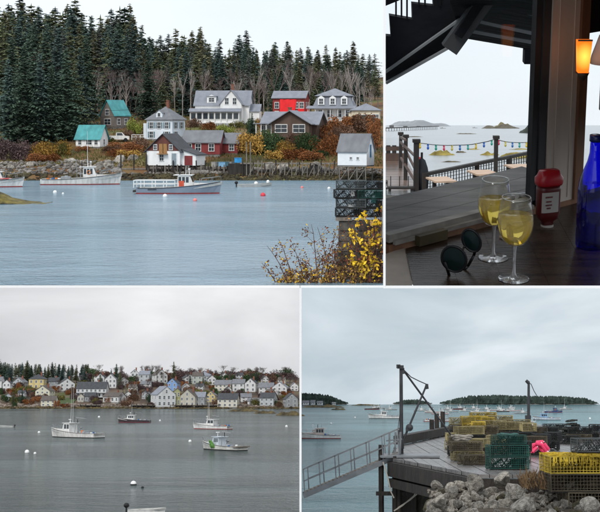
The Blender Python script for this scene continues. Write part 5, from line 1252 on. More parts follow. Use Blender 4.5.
# far mast pole
t = thing('mast_pole', 'tall dark pole with bent arm behind the traps', 'pole', BR, dk(528.5, 434)); p0 = dk(528.5, 434); e = lambda px, py: BR.dep(px, py, p0.y)-p0
MB().tube((0, 0, 0), e(528.7, 382), .065, .045, 8).build('pole', cm, t); MB().tube(e(528.7, 383), e(526, 380.5), .07, .06, 7).build('arm', cm, t)
MB().path([e(528.7, 383), e(531, 384), e(534, 391), e(537, 396)], .018, 4).build('cable', cm, t); MB().cbox(e(528, 418), (.2, .2, .2)).build('winch', cm, t)

# ---- lobster traps on the dock ---------------------------------------
def tstack(px, py, rows, rz, lb, grp, sc=1.0):
    b = dk(px, py)
    for j, key in enumerate(rows):
        trap(BR, key, TC[key], '%s wire trap, %s of the %s' % (key, (['bottom', 'second', 'third', 'fourth', 'fifth'][j] if j < len(rows)-1 else 'top'), lb), (b.x+rnd.uniform(-.03, .03), b.y+rnd.uniform(-.03, .03), DZ+.02+j*.365*sc), rz+R(rnd.uniform(-4, 4)), grp, sc)
tstack(506.5, 469.5, ['green', 'green'], R(8), 'dark green stack in front', 'green traps', .74)
b = dk(507, 469.5); trap(BR, 'green', TC['green'], 'dark green wire lobster trap lying on top of the green stack', (b.x+.06, b.y+.05, DZ+.02+2*.27), R(10), 'green traps', .6)
tstack(467, 461, ['straw', 'brown'], R(5), 'tan stack at the dock front', 'tan traps', .64)
tstack(480, 457, ['brown', 'straw'], R(70), 'tan stack standing end-on behind the front one', 'tan traps', .64)
tstack(461, 446, ['black', 'black'], R(3), 'black stack left at the back', 'black traps', .68); tstack(478, 447, ['black', 'black', 'yellow'], R(85), 'dark stack at the back, left of middle', 'black traps', .68)
tstack(492, 446, ['black', 'brown', 'straw'], R(2), 'dark stack at the back middle', 'black traps', .7); tstack(474, 440, ['black', 'yellow', 'yellow'], R(4), 'tall stack crowned with yellow traps, left', 'yellow traps', .72)
tstack(500, 439, ['black', 'straw', 'straw'], R(-4), 'tall stack crowned with straw traps, right', 'straw traps', .72); tstack(484, 436, ['black', 'brown', 'yellow'], R(2), 'tall stack at the very back', 'yellow traps', .76)
tstack(516, 452, ['black', 'black'], R(4), 'black stack behind the green traps', 'black traps', .74); tstack(541, 453, ['black', 'black'], R(88), 'black stack beside the pink buoys', 'black traps', .7); tstack(528, 449, ['brown', 'black', 'straw'], R(90), 'dark stack with straw trap on top, before the pole', 'black traps', .68); tstack(552, 450, ['black', 'black'], R(86), 'black stack right of the pink buoys', 'black traps', .68)
tstack(555, 437, ['black', 'black'], R(10), 'far dark stack before the blue-topped boat', 'far dark traps', .62)
tstack(452, 449, ['straw', 'straw'], R(88), 'pale stack at the left end', 'straw traps', .62)
tstack(596, 440, ['black', 'black'], R(80), 'far dark stack at the right edge', 'far dark traps', .7)
tstack(588, 437, ['brown'], R(10), 'low brown trap at far right', 'far dark traps', .62)
r = random.Random(41)
for i, (px, py, rows, deg) in enumerate([(456, 455, ['black', 'brown'], 80), (470, 452, ['brown', 'black', 'straw'], 12), (486, 451, ['black', 'brown', 'brown'], -10), (497, 455, ['brown', 'straw'], 75), (508, 447, ['black', 'brown', 'straw'], 8), (518, 444, ['brown', 'black', 'straw'], -6), (531, 455, ['black', 'brown'], 14), (535, 443, ['black', 'brown'], 3), (546, 443, ['brown', 'black'], -9), (462, 440, ['black', 'brown', 'straw'], 5), (489, 441, ['black', 'brown', 'yellow'], 84), (522, 462, ['brown', 'black'], 85), (566, 444, ['black'], 10), (580, 442, ['brown', 'black'], -8), (476, 465, ['brown'], 14)]):
    tstack(px, py, rows, R(deg), 'crowded dock heap, stack %s' % ['at its left front', 'left of the middle', 'in the middle', 'behind the green traps', 'right of the middle', 'below the mast pole', 'left of the pink buoys', 'behind the pink buoys', 'right behind the pink buoys', 'at its back left', 'at its back middle', 'right of the green traps', 'in front of the rope heap', 'right of the rope heap', 'beside the white bag'][i], 'dock heap traps', r.uniform(.62, .72))
# heap of netting between far stacks
b = dk(571, 440); m = MB(); r = random.Random(9)
for _ in range(60):
    a0 = r.random()*6.28; rr = r.uniform(.1, .55); c0 = Vector((math.cos(a0)*rr, math.sin(a0)*rr*.7, r.uniform(.1, .9)*(1-rr*.9))); m.path([c0+Vector((math.cos(i*.8)*.17, math.sin(i*.8)*.15, .03*math.sin(i))) for i in range(9)], .035, 4)
single('rope_heap', 'dark rounded heap of coiled rope at the far side of the dock', 'rope', m.mesh('rope_heap', mat('dark_rope', (.03, .035, .03), .9, .4, 3), fix=False), BR, b, 0, None, .8)
# pink buoys bunch
b = BR.dep(541, 447, dk(541, 456).y-.3); t = thing('pink_buoy_bunch', 'bunch of hot pink and white lobster buoys draped on black traps', 'buoys', BR, b)
pk = mat('hot_pink_buoy', (.75, .05, .14), .45, .15, 5); pw = mat('pink_white_buoy', (.8, .5, .55), .5, .1)
for i, (x, z, dx, dz) in enumerate([(q_*.62 for q_ in w4) for w4 in [(-.36, -.02, .1, .06), (-.24, .1, .14, .03), (-.1, .12, .16, -.04), (-.02, .0, .12, -.16), (.08, .02, .13, -.15), (.15, -.1, .12, -.17), (.24, -.18, .1, -.18), (-.3, .08, .12, .06), (.3, -.3, .1, -.12), (.02, -.12, .12, -.14), (-.42, -.12, .03, .12), (-.3, -.1, .1, .1), (-.14, -.04, .14, .1), (.1, -.2, .1, -.1), (.2, .02, .1, -.12), (-.05, .2, .15, .02)]]):
    m = MB().tube((x-dx, -.06*(i % 3), z-dz), (x+dx, -.06*(i % 3), z+dz), .055, .045, 9); o = m.build('buoy', pk if i % 4 else pw, t); MB().tube((x+dx, -.06*(i % 3), z+dz), (x+dx*1.35, -.06*(i % 3), z+dz*1.35), .018, .018, 6).build('spindle', pw, o)
# yellow covered stack and its brown lower stack at the right front
def wiredblock(px0, px1, py, zb, hgt, dep_, n, key, lb, grp):
    for i in range(n):
        px = px0+(px1-px0)*(i+.5)/n; p = BR.on(px, py, DZ); p = p*1.0
        trap(BR, key, TC[key], lb + (', leftmost' if i == 0 else ', next to the leftmost' if i == 1 else ' at the right edge'), (p.x, p.y, zb), R(rnd.uniform(-3, 3)+3), grp, 1.0)
YF = dk(575, 474).y-1.9
for i in range(3):
    x0 = BR.dep(577, 470, YF).x + i*1.22
    for j, (key, zz) in enumerate((('brown', -2.58), ('brown', -2.22), ('yellow', -1.87))):
        for q in range(2):
            trap(BR, key, TC[key], '%s trap, %s row of front right stack, %s%s' % (key, ['bottom', 'middle', 'top'][j], ['left', 'middle', 'right'][i], ' rear' if q else ' front'), (x0+(.35 if j == 0 else 0), YF+q*.62, zz), R(2), 'front right trap stack')
ws = mat('yellow_rope_webbing', (.52, .36, .03), .75, .45, 2.5, .3); m = MB(); r = random.Random(3)
x0 = BR.dep(577, 470, YF).x-.55
for _ in range(520):
    a = Vector((x0+r.uniform(0, 3.6), YF+r.uniform(-.3, .9), -1.52+r.uniform(0, .03))); m.path([a+Vector((r.uniform(-.06, .14)*k, r.uniform(-.07, .07)*k, -.004+.008*math.sin(k*3+a.x))) for k in range(4)], .017, 4)
for _ in range(200):
    a = Vector((x0+r.uniform(0, 3.6), YF-.33, -1.52)); m.path([a, a+Vector((r.uniform(-.02, .02), -.02, -.1)), a+Vector((r.uniform(-.03, .03), -.015, -r.uniform(.06, .2)))], .008, 4)
o = single('yellow_rope_pile', 'mass of bright yellow rope laid over the front right traps', 'rope', m.mesh('yellow_rope_pile', ws, fix=False), BR, (0, 0, 0))
p = BR.dep(590, 452.5, YF+.2); trap(BR, 'grey', (.10, .07, .06), 'single dark trap lying on the yellow rope at the right edge', (BR.dep(597, 452, YF+.3).x, YF+.3, -1.46), R(6), None, .8)
# white buoy and rope at dock edge
b = BR.dep(516, 474, A.y-4.2); t = thing('white_buoy', 'white lobster buoy with line hanging at the dock edge', 'buoy', BR, b); MB().tube((-.2, 0, 0), (.16, 0, -.02), .085, .1, 10).ball((-.2, 0, 0), .085, 10, 6).ball((.16, 0, -.02), .1, 10, 6).build('float', mat('cream_float', (.75, .73, .6), .5), t, True)
MB().path([(.2, 0, -.02), (.5, 0, -.1), (.8, 0, -.2)], .02, 5).build('line', ropem, t)
b = BR.dep(477, 467, A.y-.9); single('plastic_bag', 'small crumpled white bag at the dock edge', 'bag', rock_mesh(77, mat('white_plastic', (.6, .63, .66), .4, .1)), BR, b, 0, None, .16)
b = BR.dep(482, 462, A.y-.5); single('orange_float', 'small faded orange float beside tan traps', 'buoy', MB().ball((0, 0, 0), .13, 10, 7, sq=(1.3, 1, .9)).mesh('orange_float', mat('faded_orange', (.5, .22, .14), .6)), BR, b)

# ---- bank of boulders under the dock edge ---------------------------
m = MB(); n1, n2 = 34, 12
def bankz(u, v): return -2.33 - .42*(1-v) + .18*noise.noise(Vector((u*9, v*4, 1)))
bx0 = BR.dep(429, 490, 33).x
for j in range(n2+1):
    for i in range(n1+1):
        u, v_ = i/n1, j/n2; m.v.append((bx0+u*7.5, 28.5+v_*5.0, bankz(u, v_)))
for j in range(n2):
    for i in range(n1): a = j*(n1+1)+i; m.f.append((a, a+1, a+n1+2, a+n1+1)); m.mi.append(0)
struct('bank', m.mesh('bank', mat('muddy_bank', (.07, .055, .04), .95, .4, 2, .6, 8), True, fix=False), BR)
r = random.Random(14); k = 0
for j in range(9):
    for i in range(20):
        px = 430+i*9+r.uniform(-5, 5); v_ = 1-(j+r.random()*.6)/9; y = 28.5+v_*4.9; p = BR.dep(px, 480, y); z = -2.3-.42*(1-v_)+r.uniform(-.05, .08)
        q = r.choice((.08, .1, .12, .14, .17)); 
        if px < 436 and v_ > .6: continue
        part = 'below the tan traps' if px < 480 else ('below the green traps' if px < 540 else 'below the front right traps'); band = 'upper' if v_ > .55 else 'lower'
        single('boulder', 'grey boulder in the %s riprap %s' % (band, part), 'boulder', (ROCK+WEED[:1])[r.randrange(8)], BR, (p.x, y, z), r.random()*6, 'riprap boulders %s %s' % (band, part), q, r.uniform(-.4, .4), r.uniform(-.4, .4)); k += 1
for px, py, q, lb in [(475, 483, .48, 'large square tan boulder under the tan traps'), (503, 480, .46, 'large slanted tan boulder under the green traps'), (514, 492, .42, 'big pale boulder in the middle of the riprap'), (522, 508, .5, 'big pale boulder at the bottom edge'), (440, 502, .38, 'rounded pale boulder at the left end of the riprap'), (571, 489, .36, 'upright dark boulder against the brown traps'), (590, 508, .45, 'mossy pale boulder at the bottom right corner')]:
    v_ = 1-(py-474)/42; y = 28.5+v_*4.6; single('boulder', lb, 'boulder', ROCK[int(px) % 7], BR, BR.dep(px, py, y), px, None, q*.5, .2, .1)
pts = []
for _ in range(900):
    px = r.uniform(428, 604); v_ = r.random(); y = 28.5+v_*4.9; q_ = BR.dep(px, 480, y); pts.append((q_.x, y, -2.34-.42*(1-v_)+r.uniform(0, .05), r.uniform(.025, .075)))
struct('cobbles', rockfield(pts, 4).mesh('cobbles', mat('cobble_stone', (.13, .115, .095), .9, .4, 3, .4, 12, col2=(.27, .24, .20), island=.5), fix=False), BR, kind='stuff', label='small stones filling the gaps between the riprap boulders')
for px, py, c_, lb in [(476, 427.5, (.30, .22, .05), 'coil of dull yellow rope on the tall trap heap'), (496, 428, (.12, .10, .07), 'coil of brown rope on the trap heap, right of the yellow coil'), (514, 433, (.05, .12, .11), 'coil of teal rope on the traps below the mast pole'), (462, 439.5, (.25, .23, .2), 'coil of grey rope on the tan front stack'), (508, 438, (.05, .11, .10), 'coil of dark green rope on the green traps')]:
    m = MB(); q_ = BR.dep(px, py, dk(px, 446).y if py < 437 else dk(px, 463).y)
    for k_ in range(4): m.path([(.2*math.cos(i*.45+k_)*(1+.1*k_), .17*math.sin(i*.45+k_), .03*k_+.015*math.sin(i*2+k_)) for i in range(15)], .022, 5)
    single('rope_coil', lb, 'rope', m.mesh('rope_coil', mat('rope_'+lb[8:16].replace(' ', '_'), c_, .9, .4, 6)), BR, q_)
# dry grass on the bank
m = MB()
for _ in range(500):
    px = r.uniform(520, 585); p = BR.dep(px, r.uniform(476, 490), 32.6-r.random()*1.2); d = Vector((r.uniform(-.1, .1), r.uniform(-.05, .05), r.uniform(.08, .25))); s_ = Vector((.012, 0, 0)); m.add([p-s_, p+s_, p+d], [(0, 1, 2)])
struct('dry_grass', m.mesh('dry_grass', mat('dry_grass', (.16, .10, .05), .9, .3, 5, island=.4), fix=False), BR, kind='stuff', label='brown dry grass on the bank beside the front right traps')

# ================================================================== back row, right: table by a window over the sea
SZ = -19.0
e0, e1 = 85.2/F, .32
m = MB().add([(405*e0, 405, SZ), (405*e1, 405, SZ), (90000*e1, 90000, SZ), (90000*e0, 90000, SZ)], [(0, 1, 2, 3)])
struct('sea', m.mesh('sea', watermat('pale_sea', (.105, .12, .125), .15, .12, .5, .4, (.5, 1, 1), .01), fix=False))
struct('seawall', MB().add([(404*e0, 404, SZ-.05), (404*e1, 404, SZ-.05), (402*e1, 402.2, -43.1), (402*e0, 402.2, -43.1)], [(0, 1, 2, 3)]).mesh('seawall', mat('seawall_stone', (.12, .115, .105), .9, .4, .15, .5, .5)))
def seap(px, py): return SEA.on(px, py, SZ)
def bar_isle(px0, px1, py, hpx, m_, name, lb, cat, prof=1.0, thick=.25):
    a, b = seap(px0, py), seap(px1, py); L = (b.x-a.x)/2; H = hpx*a.y/F; m = MB(); n1, n2 = 40, 8
    for j in range(n2+1):
        for i in range(n1+1):
            u, v_ = i/n1*2-1, j/n2*2-1
            m.v.append((u*L, v_*L*thick, H*((1-abs(u)**(2*prof))*(1-v_*v_)*(1+.8*noise.noise(Vector((u*2.3+px0, v_, 7))))+.12*noise.noise(Vector((u*11+px0, v_*6, 3)))-.12)))
    for j in range(n2):
        for i in range(n1): k = j*(n1+1)+i; m.f.append((k, k+1, k+n1+2, k+n1+1)); m.mi.append(0)
    return single(name, lb, cat, m.mesh(name, m_, fix=False), SEA, ((a.x+b.x)/2, a.y, SZ))
goldweed = mat('golden_rockweed', (.20, .15, .03), .85, .45, .15, .5, .6, col2=(.42, .33, .08)); hazehill = mat('haze_grey_hill', (.33, .35, .37), .95, .12, .002)  # distance haze is painted into the hill's pale grey
bar_isle(428, 456, 155, 5, goldweed, 'seaweed_bar', 'golden seaweed bar seen through the window, left one', 'seaweed'); bar_isle(455, 467, 152.5, 1.6, weedm, 'seaweed_bar', 'small dark seaweed ledge beside the left bar', 'seaweed')
bar_isle(497, 536, 157.5, 5.5, goldweed, 'seaweed_bar', 'golden seaweed bar seen through the window at right', 'seaweed'); bar_isle(479, 500, 155, 3, goldweed, 'seaweed_bar', 'smaller golden seaweed bar left of the right one', 'seaweed')
bar_isle(466, 481, 149.5, 1.0, goldweed, 'seaweed_bar', 'thin ochre weed patch between the two golden bars', 'seaweed'); bar_isle(440, 462, 162, 1.2, weedm, 'seaweed_bar', 'faint brown shallows below the left golden bar', 'seaweed'); bar_isle(508, 534, 149.5, 1.1, goldweed, 'seaweed_bar', 'thin far weed patch at the right of the window', 'seaweed'); bar_isle(455, 478, 134, .9, weedm, 'far_ledge', 'low dark ledge far out in the middle', 'rock ledge'); bar_isle(402, 424, 137, .8, weedm, 'far_ledge', 'low dark ledge far out at left', 'rock ledge')
bar_isle(384.5, 452, 126.4, 5.5, hazehill, 'far_headland', 'pale grey headland on the horizon at left', 'headland', 1.4, .08)
bar_isle(480, 521, 128.5, 3.6, mat('island_rock', (.13, .115, .09), .9, .3, .05), 'small_island', 'small rocky islet beyond the window', 'island', 1.3, .15); bar_isle(494, 512, 126.8, 4.4, mat('island_grass', (.20, .17, .09), .9, .3, .05), 'island_hummock', 'grassy hummock of the small islet', 'island', 1, .15)
bar_isle(518, 560, 133, 10, mat('near_point_trees', (.06, .07, .06), .9, .4, .05, .5, .3), 'wooded_point', 'dark wooded point at the right side of the window', 'headland', 1.2, .1)
# long fish pier at the left
a, b = seap(386, 131), seap(437, 129.2); t = thing('fish_pier', 'long low dark pier on piles out in the bay', 'pier', SEA, a); d = b-a; s_ = a.y/F
MB().bar((0, 0, 3.0*s_), (d.x, d.y, 3.0*s_*b.y/a.y), 6*s_, 1.0*s_).build('deck', dark_wood, t)
for i in range(26):
    p = d*(i/25); MB().tube((p.x, p.y, -2), (p.x, p.y, 3.0*s_*(1+.15*i/25)), .28*s_, .28*s_, 6).build('pile', dark_wood, t)
for i, (u, h) in enumerate([(.08, 2.2), (.3, 1.4), (.55, 1.2), (.8, 1.0)]): p = d*u; MB().cbox((p.x, p.y, (3.6+h/2)*s_), (4.5*s_, 3*s_, h*s_)).build('shack', mat('pier_shack_grey', (.14, .14, .14), .9), t)
for px, py, lb in [(443, 128.5, 'tiny grey boat off the end of the long pier'), (475, 128, 'tiny white boat left of the small islet')]: lobster_boat(SEA, lb, seap(px, py), R(170), 30, mat('far_boat_grey', (.3, .3, .31), .6), None, None, ant=(), gear=False)

# ---- deck outside -----------------------------------------------------
DKZ = -5.6
def dkp(px, py): return DK.on(px, py, DKZ)
browndeck = mat('wet_brown_deck', (.14, .095, .075), .3, .35, .8, .1, 4, stretch=(.5, 3, 1), spec=.5)
t = thing('restaurant_deck', 'wet brown plank deck below the window at left', 'deck', DK, (0, 0, 0))
y0_, y1_ = dkp(400, 203).y, dkp(400, 160).y
n = 16
for i in range(n):
    ya, yb = y0_+(y1_-y0_)*i/n, y0_+(y1_-y0_)*(i+.94)/n; xl = lambda y: 85.4/F*y+.0
    xr = lambda y: (interp([(y0_, 128), (y1_, 108)], y))/F*y
    MB().add([(xl(ya), ya, DKZ), (xr(ya), ya, DKZ), (xr(yb), yb, DKZ), (xl(yb), yb, DKZ), (xl(ya), ya, DKZ-.2), (xr(ya), ya, DKZ-.2), (xr(yb), yb, DKZ-.2), (xl(yb), yb, DKZ-.2)], [(0,1,2,3),(7,6,5,4),(0,4,5,1),(1,5,6,2),(2,6,7,3),(3,7,4,0)]).build('plank', browndeck, t)
yf = dkp(400, 161).y
MB().box((85.4/F*yf, yf, DKZ), (105/F*yf, yf+.12, DKZ+.22)).box((85.4/F*yf, yf, DKZ+.3), (105/F*yf, yf+.12, DKZ+.42)).build('far_rail', mat('brown_rail', (.10, .06, .045), .6, .3, 2), t)
for px in (387, 393): q = (px-300)/F*yf; MB().box((q, yf+.01, DKZ), (q+.12, yf+.13, DKZ+.45)).build('rail_post', dark_wood, t)
# posts
for px, py, top, w_, lb in [(400.5, 168, 134.5, .045, 'dark deck post farthest left'), (405.5, 180, 137, .05, 'dark deck post second from left'), (416, 193, 141.5, .065, 'dark deck post with red float beside it'), (495.5, 186, 138, .05, 'dark lone post holding the string of lights')]:
    b = dkp(px, py); h = (py-top)*b.y/F; t = thing('deck_post', lb, 'post', DK, b); MB().box((-w_, -w_, -.1), (w_, w_, h)).build('post', dark_wood, t); MB().box((-w_-.03, -w_-.03, h), (w_+.03, w_+.03, h+.08)).build('cap', dark_wood, t)
t = thing('sloping_handrail', 'brown sloping handrails linking the deck posts', 'handrail', DK, (0, 0, 0))
for p1, p2 in (((400.5, 142), (416, 157)), ((405, 149), (424, 187)), ((401, 158), (418, 186)), ((400.5, 137), (405.5, 140))): MB().bar(DK.dep(*p1, 40), DK.dep(*p2, 37), .05, .05).build('rail', mat('brown_rail', (.10, .06, .045)), t)
b = dkp(421.5, 192); t = thing('bundled_umbrella', 'furled dark umbrella standing by the deck post', 'umbrella', DK, b)
MB().lathe([(.02, 0), (.16, .05), (.19, .4), (.15, .62), (.09, .8), (.02, .86)], 12).build('canopy', mat('black_canvas', (.02, .022, .025), .9, .3, 4, .5), t, True); MB().tube((0, 0, -.1), (0, 0, 1.0), .03, .03, 6).build('pole', dark_wood, t)
b = DK.dep(418.5, 160, 37.4); t = thing('red_float', 'round red float hung on the deck post', 'buoy', DK, b); MB().ball((0, 0, 0), .085, 12, 8, sq=(1.35, 1, 1)).build('float', bu_red, t, True); MB().tube((0, 0, .07), (-.03, 0, .2), .012, .012, 5).build('rope', ropem, t)
b = dkp(400, 194); t = thing('deck_bench', 'low dark bench at the near edge of the deck', 'bench', DK, b)
MB().box((-.3, 0, .12), (.35, .25, .17)).build('seat', dark_wood, t)
for x in (-.28, .27): MB().box((x, .02, 0), (x+.06, .2, .12)).build('leg', dark_wood, t)
for x in (-.22, 0, .22): MB().tube((x, .2, .17), (x, .2, .42), .012, .012, 5).build('back_rod', dark_wood, t)
# railing with balusters
t = thing('deck_railing', 'dark railing with thin balusters running behind the ledge', 'railing', DK, (0, 0, 0))
ra, rb = DK.dep(424, 174.5, 37), DK.dep(540, 150.5, 43); la, lb_ = DK.dep(424, 194, 37), DK.dep(540, 174, 43)
MB().bar(ra, rb, .12, .08).build('top_rail', dark_wood, t); MB().bar(la, lb_, .08, .06).build('bottom_rail', dark_wood, t)
n = 44
for i in range(n+1): MB().tube(la.lerp(lb_, i/n), ra.lerp(rb, i/n), .016, .016, 4).build('baluster', dark_wood, t)
for i in (0, .42, .7): MB().bar(la.lerp(lb_, i), ra.lerp(rb, i)+Vector((0, 0, .03)), .12, .12).build('post', dark_wood, t)
m = MB()
for k in range(1, 6): m.tube(la.lerp(ra, k/6), lb_.lerp(rb, k/6), .009, .009, 3)
m.build('mesh_wire', dark_wood, t)
for px, py, w_, dp, lb in [(441, 180.5, .27, 36.2, 'tan wooden table board below the railing, left'), (483, 173.5, .3, 37.3, 'tan wooden table board below the railing, middle'), (521, 167.5, .32, 38, 'tan wooden table board below the railing, right')]:
    b = DK.dep(px, py, dp); t = thing('deck_table', lb, 'table', DK, b, R(12)); tb = mat('tan_table_board', (.52, .36, .25), .5, .15, 3, stretch=(1, 6, 1))
    for i in range(4): MB().box((-w_, -.4+i*.2, 0), (w_, -.4+i*.2+.19, .04)).build('board', tb, t)
    for x in (-w_+.1, w_-.1): MB().box((x-.04, -.04, -.75), (x+.04, .04, 0)).build('leg', dark_wood, t)
# string of coloured lights
t = thing('string_lights', 'string of coloured bulbs swagged between the deck posts', 'string lights', DK, (0, 0, 0))
pts = [(416, 142.5), (424, 143.6), (432, 144.6), (440, 145.2), (448, 145.4), (456, 145.2), (464, 145), (472, 144.4), (480, 143), (488, 141.4), (495.5, 139)]
pts2 = [(495.5, 139), (502, 141), (509, 142.2), (516, 142.6), (523, 142.6), (530, 142.2), (538, 141)]
P3 = [DK.dep(a, b, 38+i*.3) for i, (a, b) in enumerate(pts)]; P4 = [DK.dep(a, b, 41+i*.2) for i, (a, b) in enumerate(pts2)]
MB().path(P3, .012, 4).path(P4, .012, 4).build('wire', black, t)
bc = [(.7, .5, .05), (.02, .12, .5), (.02, .35, .25), (.65, .05, .12), (.6, .5, .1), (.03, .15, .45), (.03, .35, .3)]
i = 0
for A_, B2 in list(zip(P3[:-1], P3[1:]))+list(zip(P4[:-1], P4[1:])):
    for q in (.5,):
        p = A_.lerp(B2, q); c_ = bc[i % 7]; i += 1
        MB().tube((p.x, p.y, p.z), (p.x, p.y, p.z-.05), .025, .03, 7).ball((p.x, p.y, p.z-.10), .036, 8, 6, sq=(.9, .9, 1.3)).build('bulb', mat('bulb_%d' % (i % 7), c_, .25, .05, spec=.5), t)

# ---- room -------------------------------------------------------------
TZ = -1.2; WZ = -1.17
A = RM.on(386, 238, WZ); B_ = RM.on(530, 201, WZ); u = (B_-A); u.z = 0; u.normalize(); phi = math.atan2(u.y, u.x); nv = Vector((-u.y, u.x, 0))   # nv points outdoors
def wl(px, py, off=0.0):
    r_ = RM.ray(px, py); P0 = A+nv*off; return r_*(P0.dot(nv)/r_.dot(nv))
def along(p): return (p-A).dot(u)
def wbox(mb, s0, s1, n0, n1, z0, z1):
    vs = []
    for z in (z0, z1):
        for s_, n_ in ((s0, n0), (s1, n0), (s1, n1), (s0, n1)): q = A+u*s_+nv*n_; vs.append((q.x, q.y, z))
    return mb.add(vs, [(0,3,2,1),(4,5,6,7),(0,1,5,4),(1,2,6,5),(2,3,7,6),(3,0,4,7)])
ZT = -.05
S0 = along(wl(386.0, 237)); S1 = along(wl(386.2, 246)); S2 = along(wl(386.3, 285)); s532, s537, s545, s572, s580 = [along(wl(px, 120)) for px in (531.5, 537.5, 545, 572, 580)]; zlow = RM.dep(386, 286.5, A.y).z
t = thing('window_wall', 'dark framed picture window wall beside the table', 'window', RM, (0, 0, 0))
casing = mat('pale_grey_casing', (.54, .47, .40), .6, .12, 5, stretch=(3, 3, .4)); frame_d = mat('dark_grey_sash', (.03, .032, .035), .4, .2, 4); brownw = mat('brown_stained_trim', (.20, .10, .055), .5, .3, 5, stretch=(4, 4, .5)); sillm = mat('grey_painted_sill', (.185, .18, .172), .6, .3, 4, .2, stretch=(1, 4, 1)); sashl = mat('worn_grey_sash', (.26, .245, .22), .5, .3, 6, stretch=(1, 5, 5))
wbox(MB(), s532, s537, -.004, .012, WZ, ZT).build('outer_sash', frame_d, t); wbox(MB(), s537+.001, s545, -.008, .012, WZ-.02, ZT).build('jamb', mat('charcoal_jamb', (.05, .052, .055), .4, .2, 4), t)
wbox(MB(), s545+.001, s572, -.012, .012, TZ+.01, ZT).build('casing', casing, t); wbox(MB(), s572+.001, s580, -.02, .012, TZ+.01, ZT).build('post', brownw, t)
for q in (.25, .8): wbox(MB(), s545+(s572-s545)*q, s545+(s572-s545)*q+.003, -.0145, -.0122, TZ+.02, ZT).build('casing_bead', casing, t)
wbox(MB(), S0, s532, -.012, .012, WZ-.010, WZ+.010).build('bottom_sash', sashl, t); wbox(MB(), S0+.012, s532, -.022, -.0125, WZ-.016, WZ-.005).build('stool', sashl, t)
wbox(MB(), S1, s580+.5, -.011, .012, WZ-.05, WZ-.0165).build('brown_apron', brownw, t)
wbox(MB(), S2, s580+.5, -.009, .012, zlow, WZ-.051).build('lower_wall', casing, t)
wbox(MB(), along(wl(386.2, 0)), s532, .004, .007, WZ+.013, ZT).build('pane', glassmat('window_pane', (.985, .99, .99), .008), t)
wbox(MB(), s580+.001, s580+.5, .004, .007, TZ+.02, ZT).build('pane', glassmat('window_pane'), t)
wbox(MB(), s580+.001, s580+.5, -.01, .012, RM.dep(590, 32, wl(590, 40).y).z, ZT).build('header', mat('black_header', (.012, .011, .011), .7), t)
q0 = along(wl(409, 235)); q1 = along(wl(437, 228)); wbox(MB(), q0, q1, -.04, -.0225, WZ-.028, WZ-.002).build('bracket_block', mat('olive_block', (.075, .06, .03), .6, .3, 6), t)
t = thing('window_ledge', 'weathered grey ledge plank outside the window', 'ledge', RM, (0, 0, 0))
dpt = (RM.on(386, 197, WZ)-A).dot(nv)
def sight_x(y): return (385.9-300)/F*y            # the ledge ends at the partition
for i in range(3):
    n0_, n1_ = .013+(dpt-.013)*i/3, .013+(dpt-.013)*(i+.985)/3; vs = []
    for n_ in (n0_, n1_):
        q0_ = A+nv*n_; k_ = 85.9/F; s_l = (k_*q0_.y-q0_.x)/(u.x-k_*u.y); vs.append((q0_+u*s_l, q0_+u*(s532+.25)))
    P4_ = [vs[0][0], vs[0][1], vs[1][1], vs[1][0]]
    MB().add([(q.x, q.y, z) for z in (WZ-.03, WZ-.004+.0004*i) for q in P4_], [(0,3,2,1),(4,5,6,7),(0,1,5,4),(1,2,6,5),(2,3,7,6),(3,0,4,7)]).build('plank', sillm, t)

# table
t = thing('wooden_table', 'dark glossy plank table in front of the window', 'table', RM, (0, 0, 0))
tw = mat('dark_glossy_table', (.03, .015, .009), .25, .6, 7, .12, 30, stretch=(.6, 6, 1), col2=(.05, .03, .019), spec=.35)
yn = RM.on(400, 285.6, TZ).y; L_ = RM.on(408.5, 262, TZ).x; wy = lambda x: (A-nv*.0).y+(x-A.x)*math.tan(phi)-.024/math.cos(phi)
x = L_; i = 0
while x < 1.25:
    w_ = .105; xa, xb = x, min(x+w_-.0007, 1.25)
    ya, yb = max(yn, wy(xa)), max(yn, wy(xb)); z1 = TZ; z0 = TZ-.005
    MB().add([(xa, yn, z0), (xb, yn, z0), (xb, yb, z0), (xa, ya, z0), (xa, yn, z1), (xb, yn, z1), (xb, yb, z1), (xa, ya, z1)], [(0,3,2,1),(4,5,6,7),(0,1,5,4),(1,2,6,5),(2,3,7,6),(3,0,4,7)]).build('plank', tw, t)
    x += w_; i += 1
MB().add([(L_+.003, yn+.002, TZ-.0062), (1.24, yn+.002, TZ-.0062), (1.24, wy(1.24)-.02, TZ-.0062), (L_+.003, wy(L_)-.02, TZ-.0062), (L_+.003, yn+.002, TZ-.0052), (1.24, yn+.002, TZ-.0052), (1.24, wy(1.24)-.02, TZ-.0052), (L_+.003, wy(L_)-.02, TZ-.0052)], [(0,3,2,1),(4,5,6,7),(0,1,5,4),(1,2,6,5),(2,3,7,6),(3,0,4,7)]).build('under_board', tw, t)  # added board, stops light showing through the plank gaps
xl_ = RM.dep(385.6, 280, yn).x
struct('bench_panel', MB().add([(xl_, yn, TZ-.004), (L_-.002, yn, TZ-.004), (L_-.002, wy(L_)+.02, TZ-.004), (xl_*wy(xl_)/yn, wy(xl_)+.02, TZ-.004)], [(0, 1, 2, 3)]).mesh('bench_panel', casing), RM)
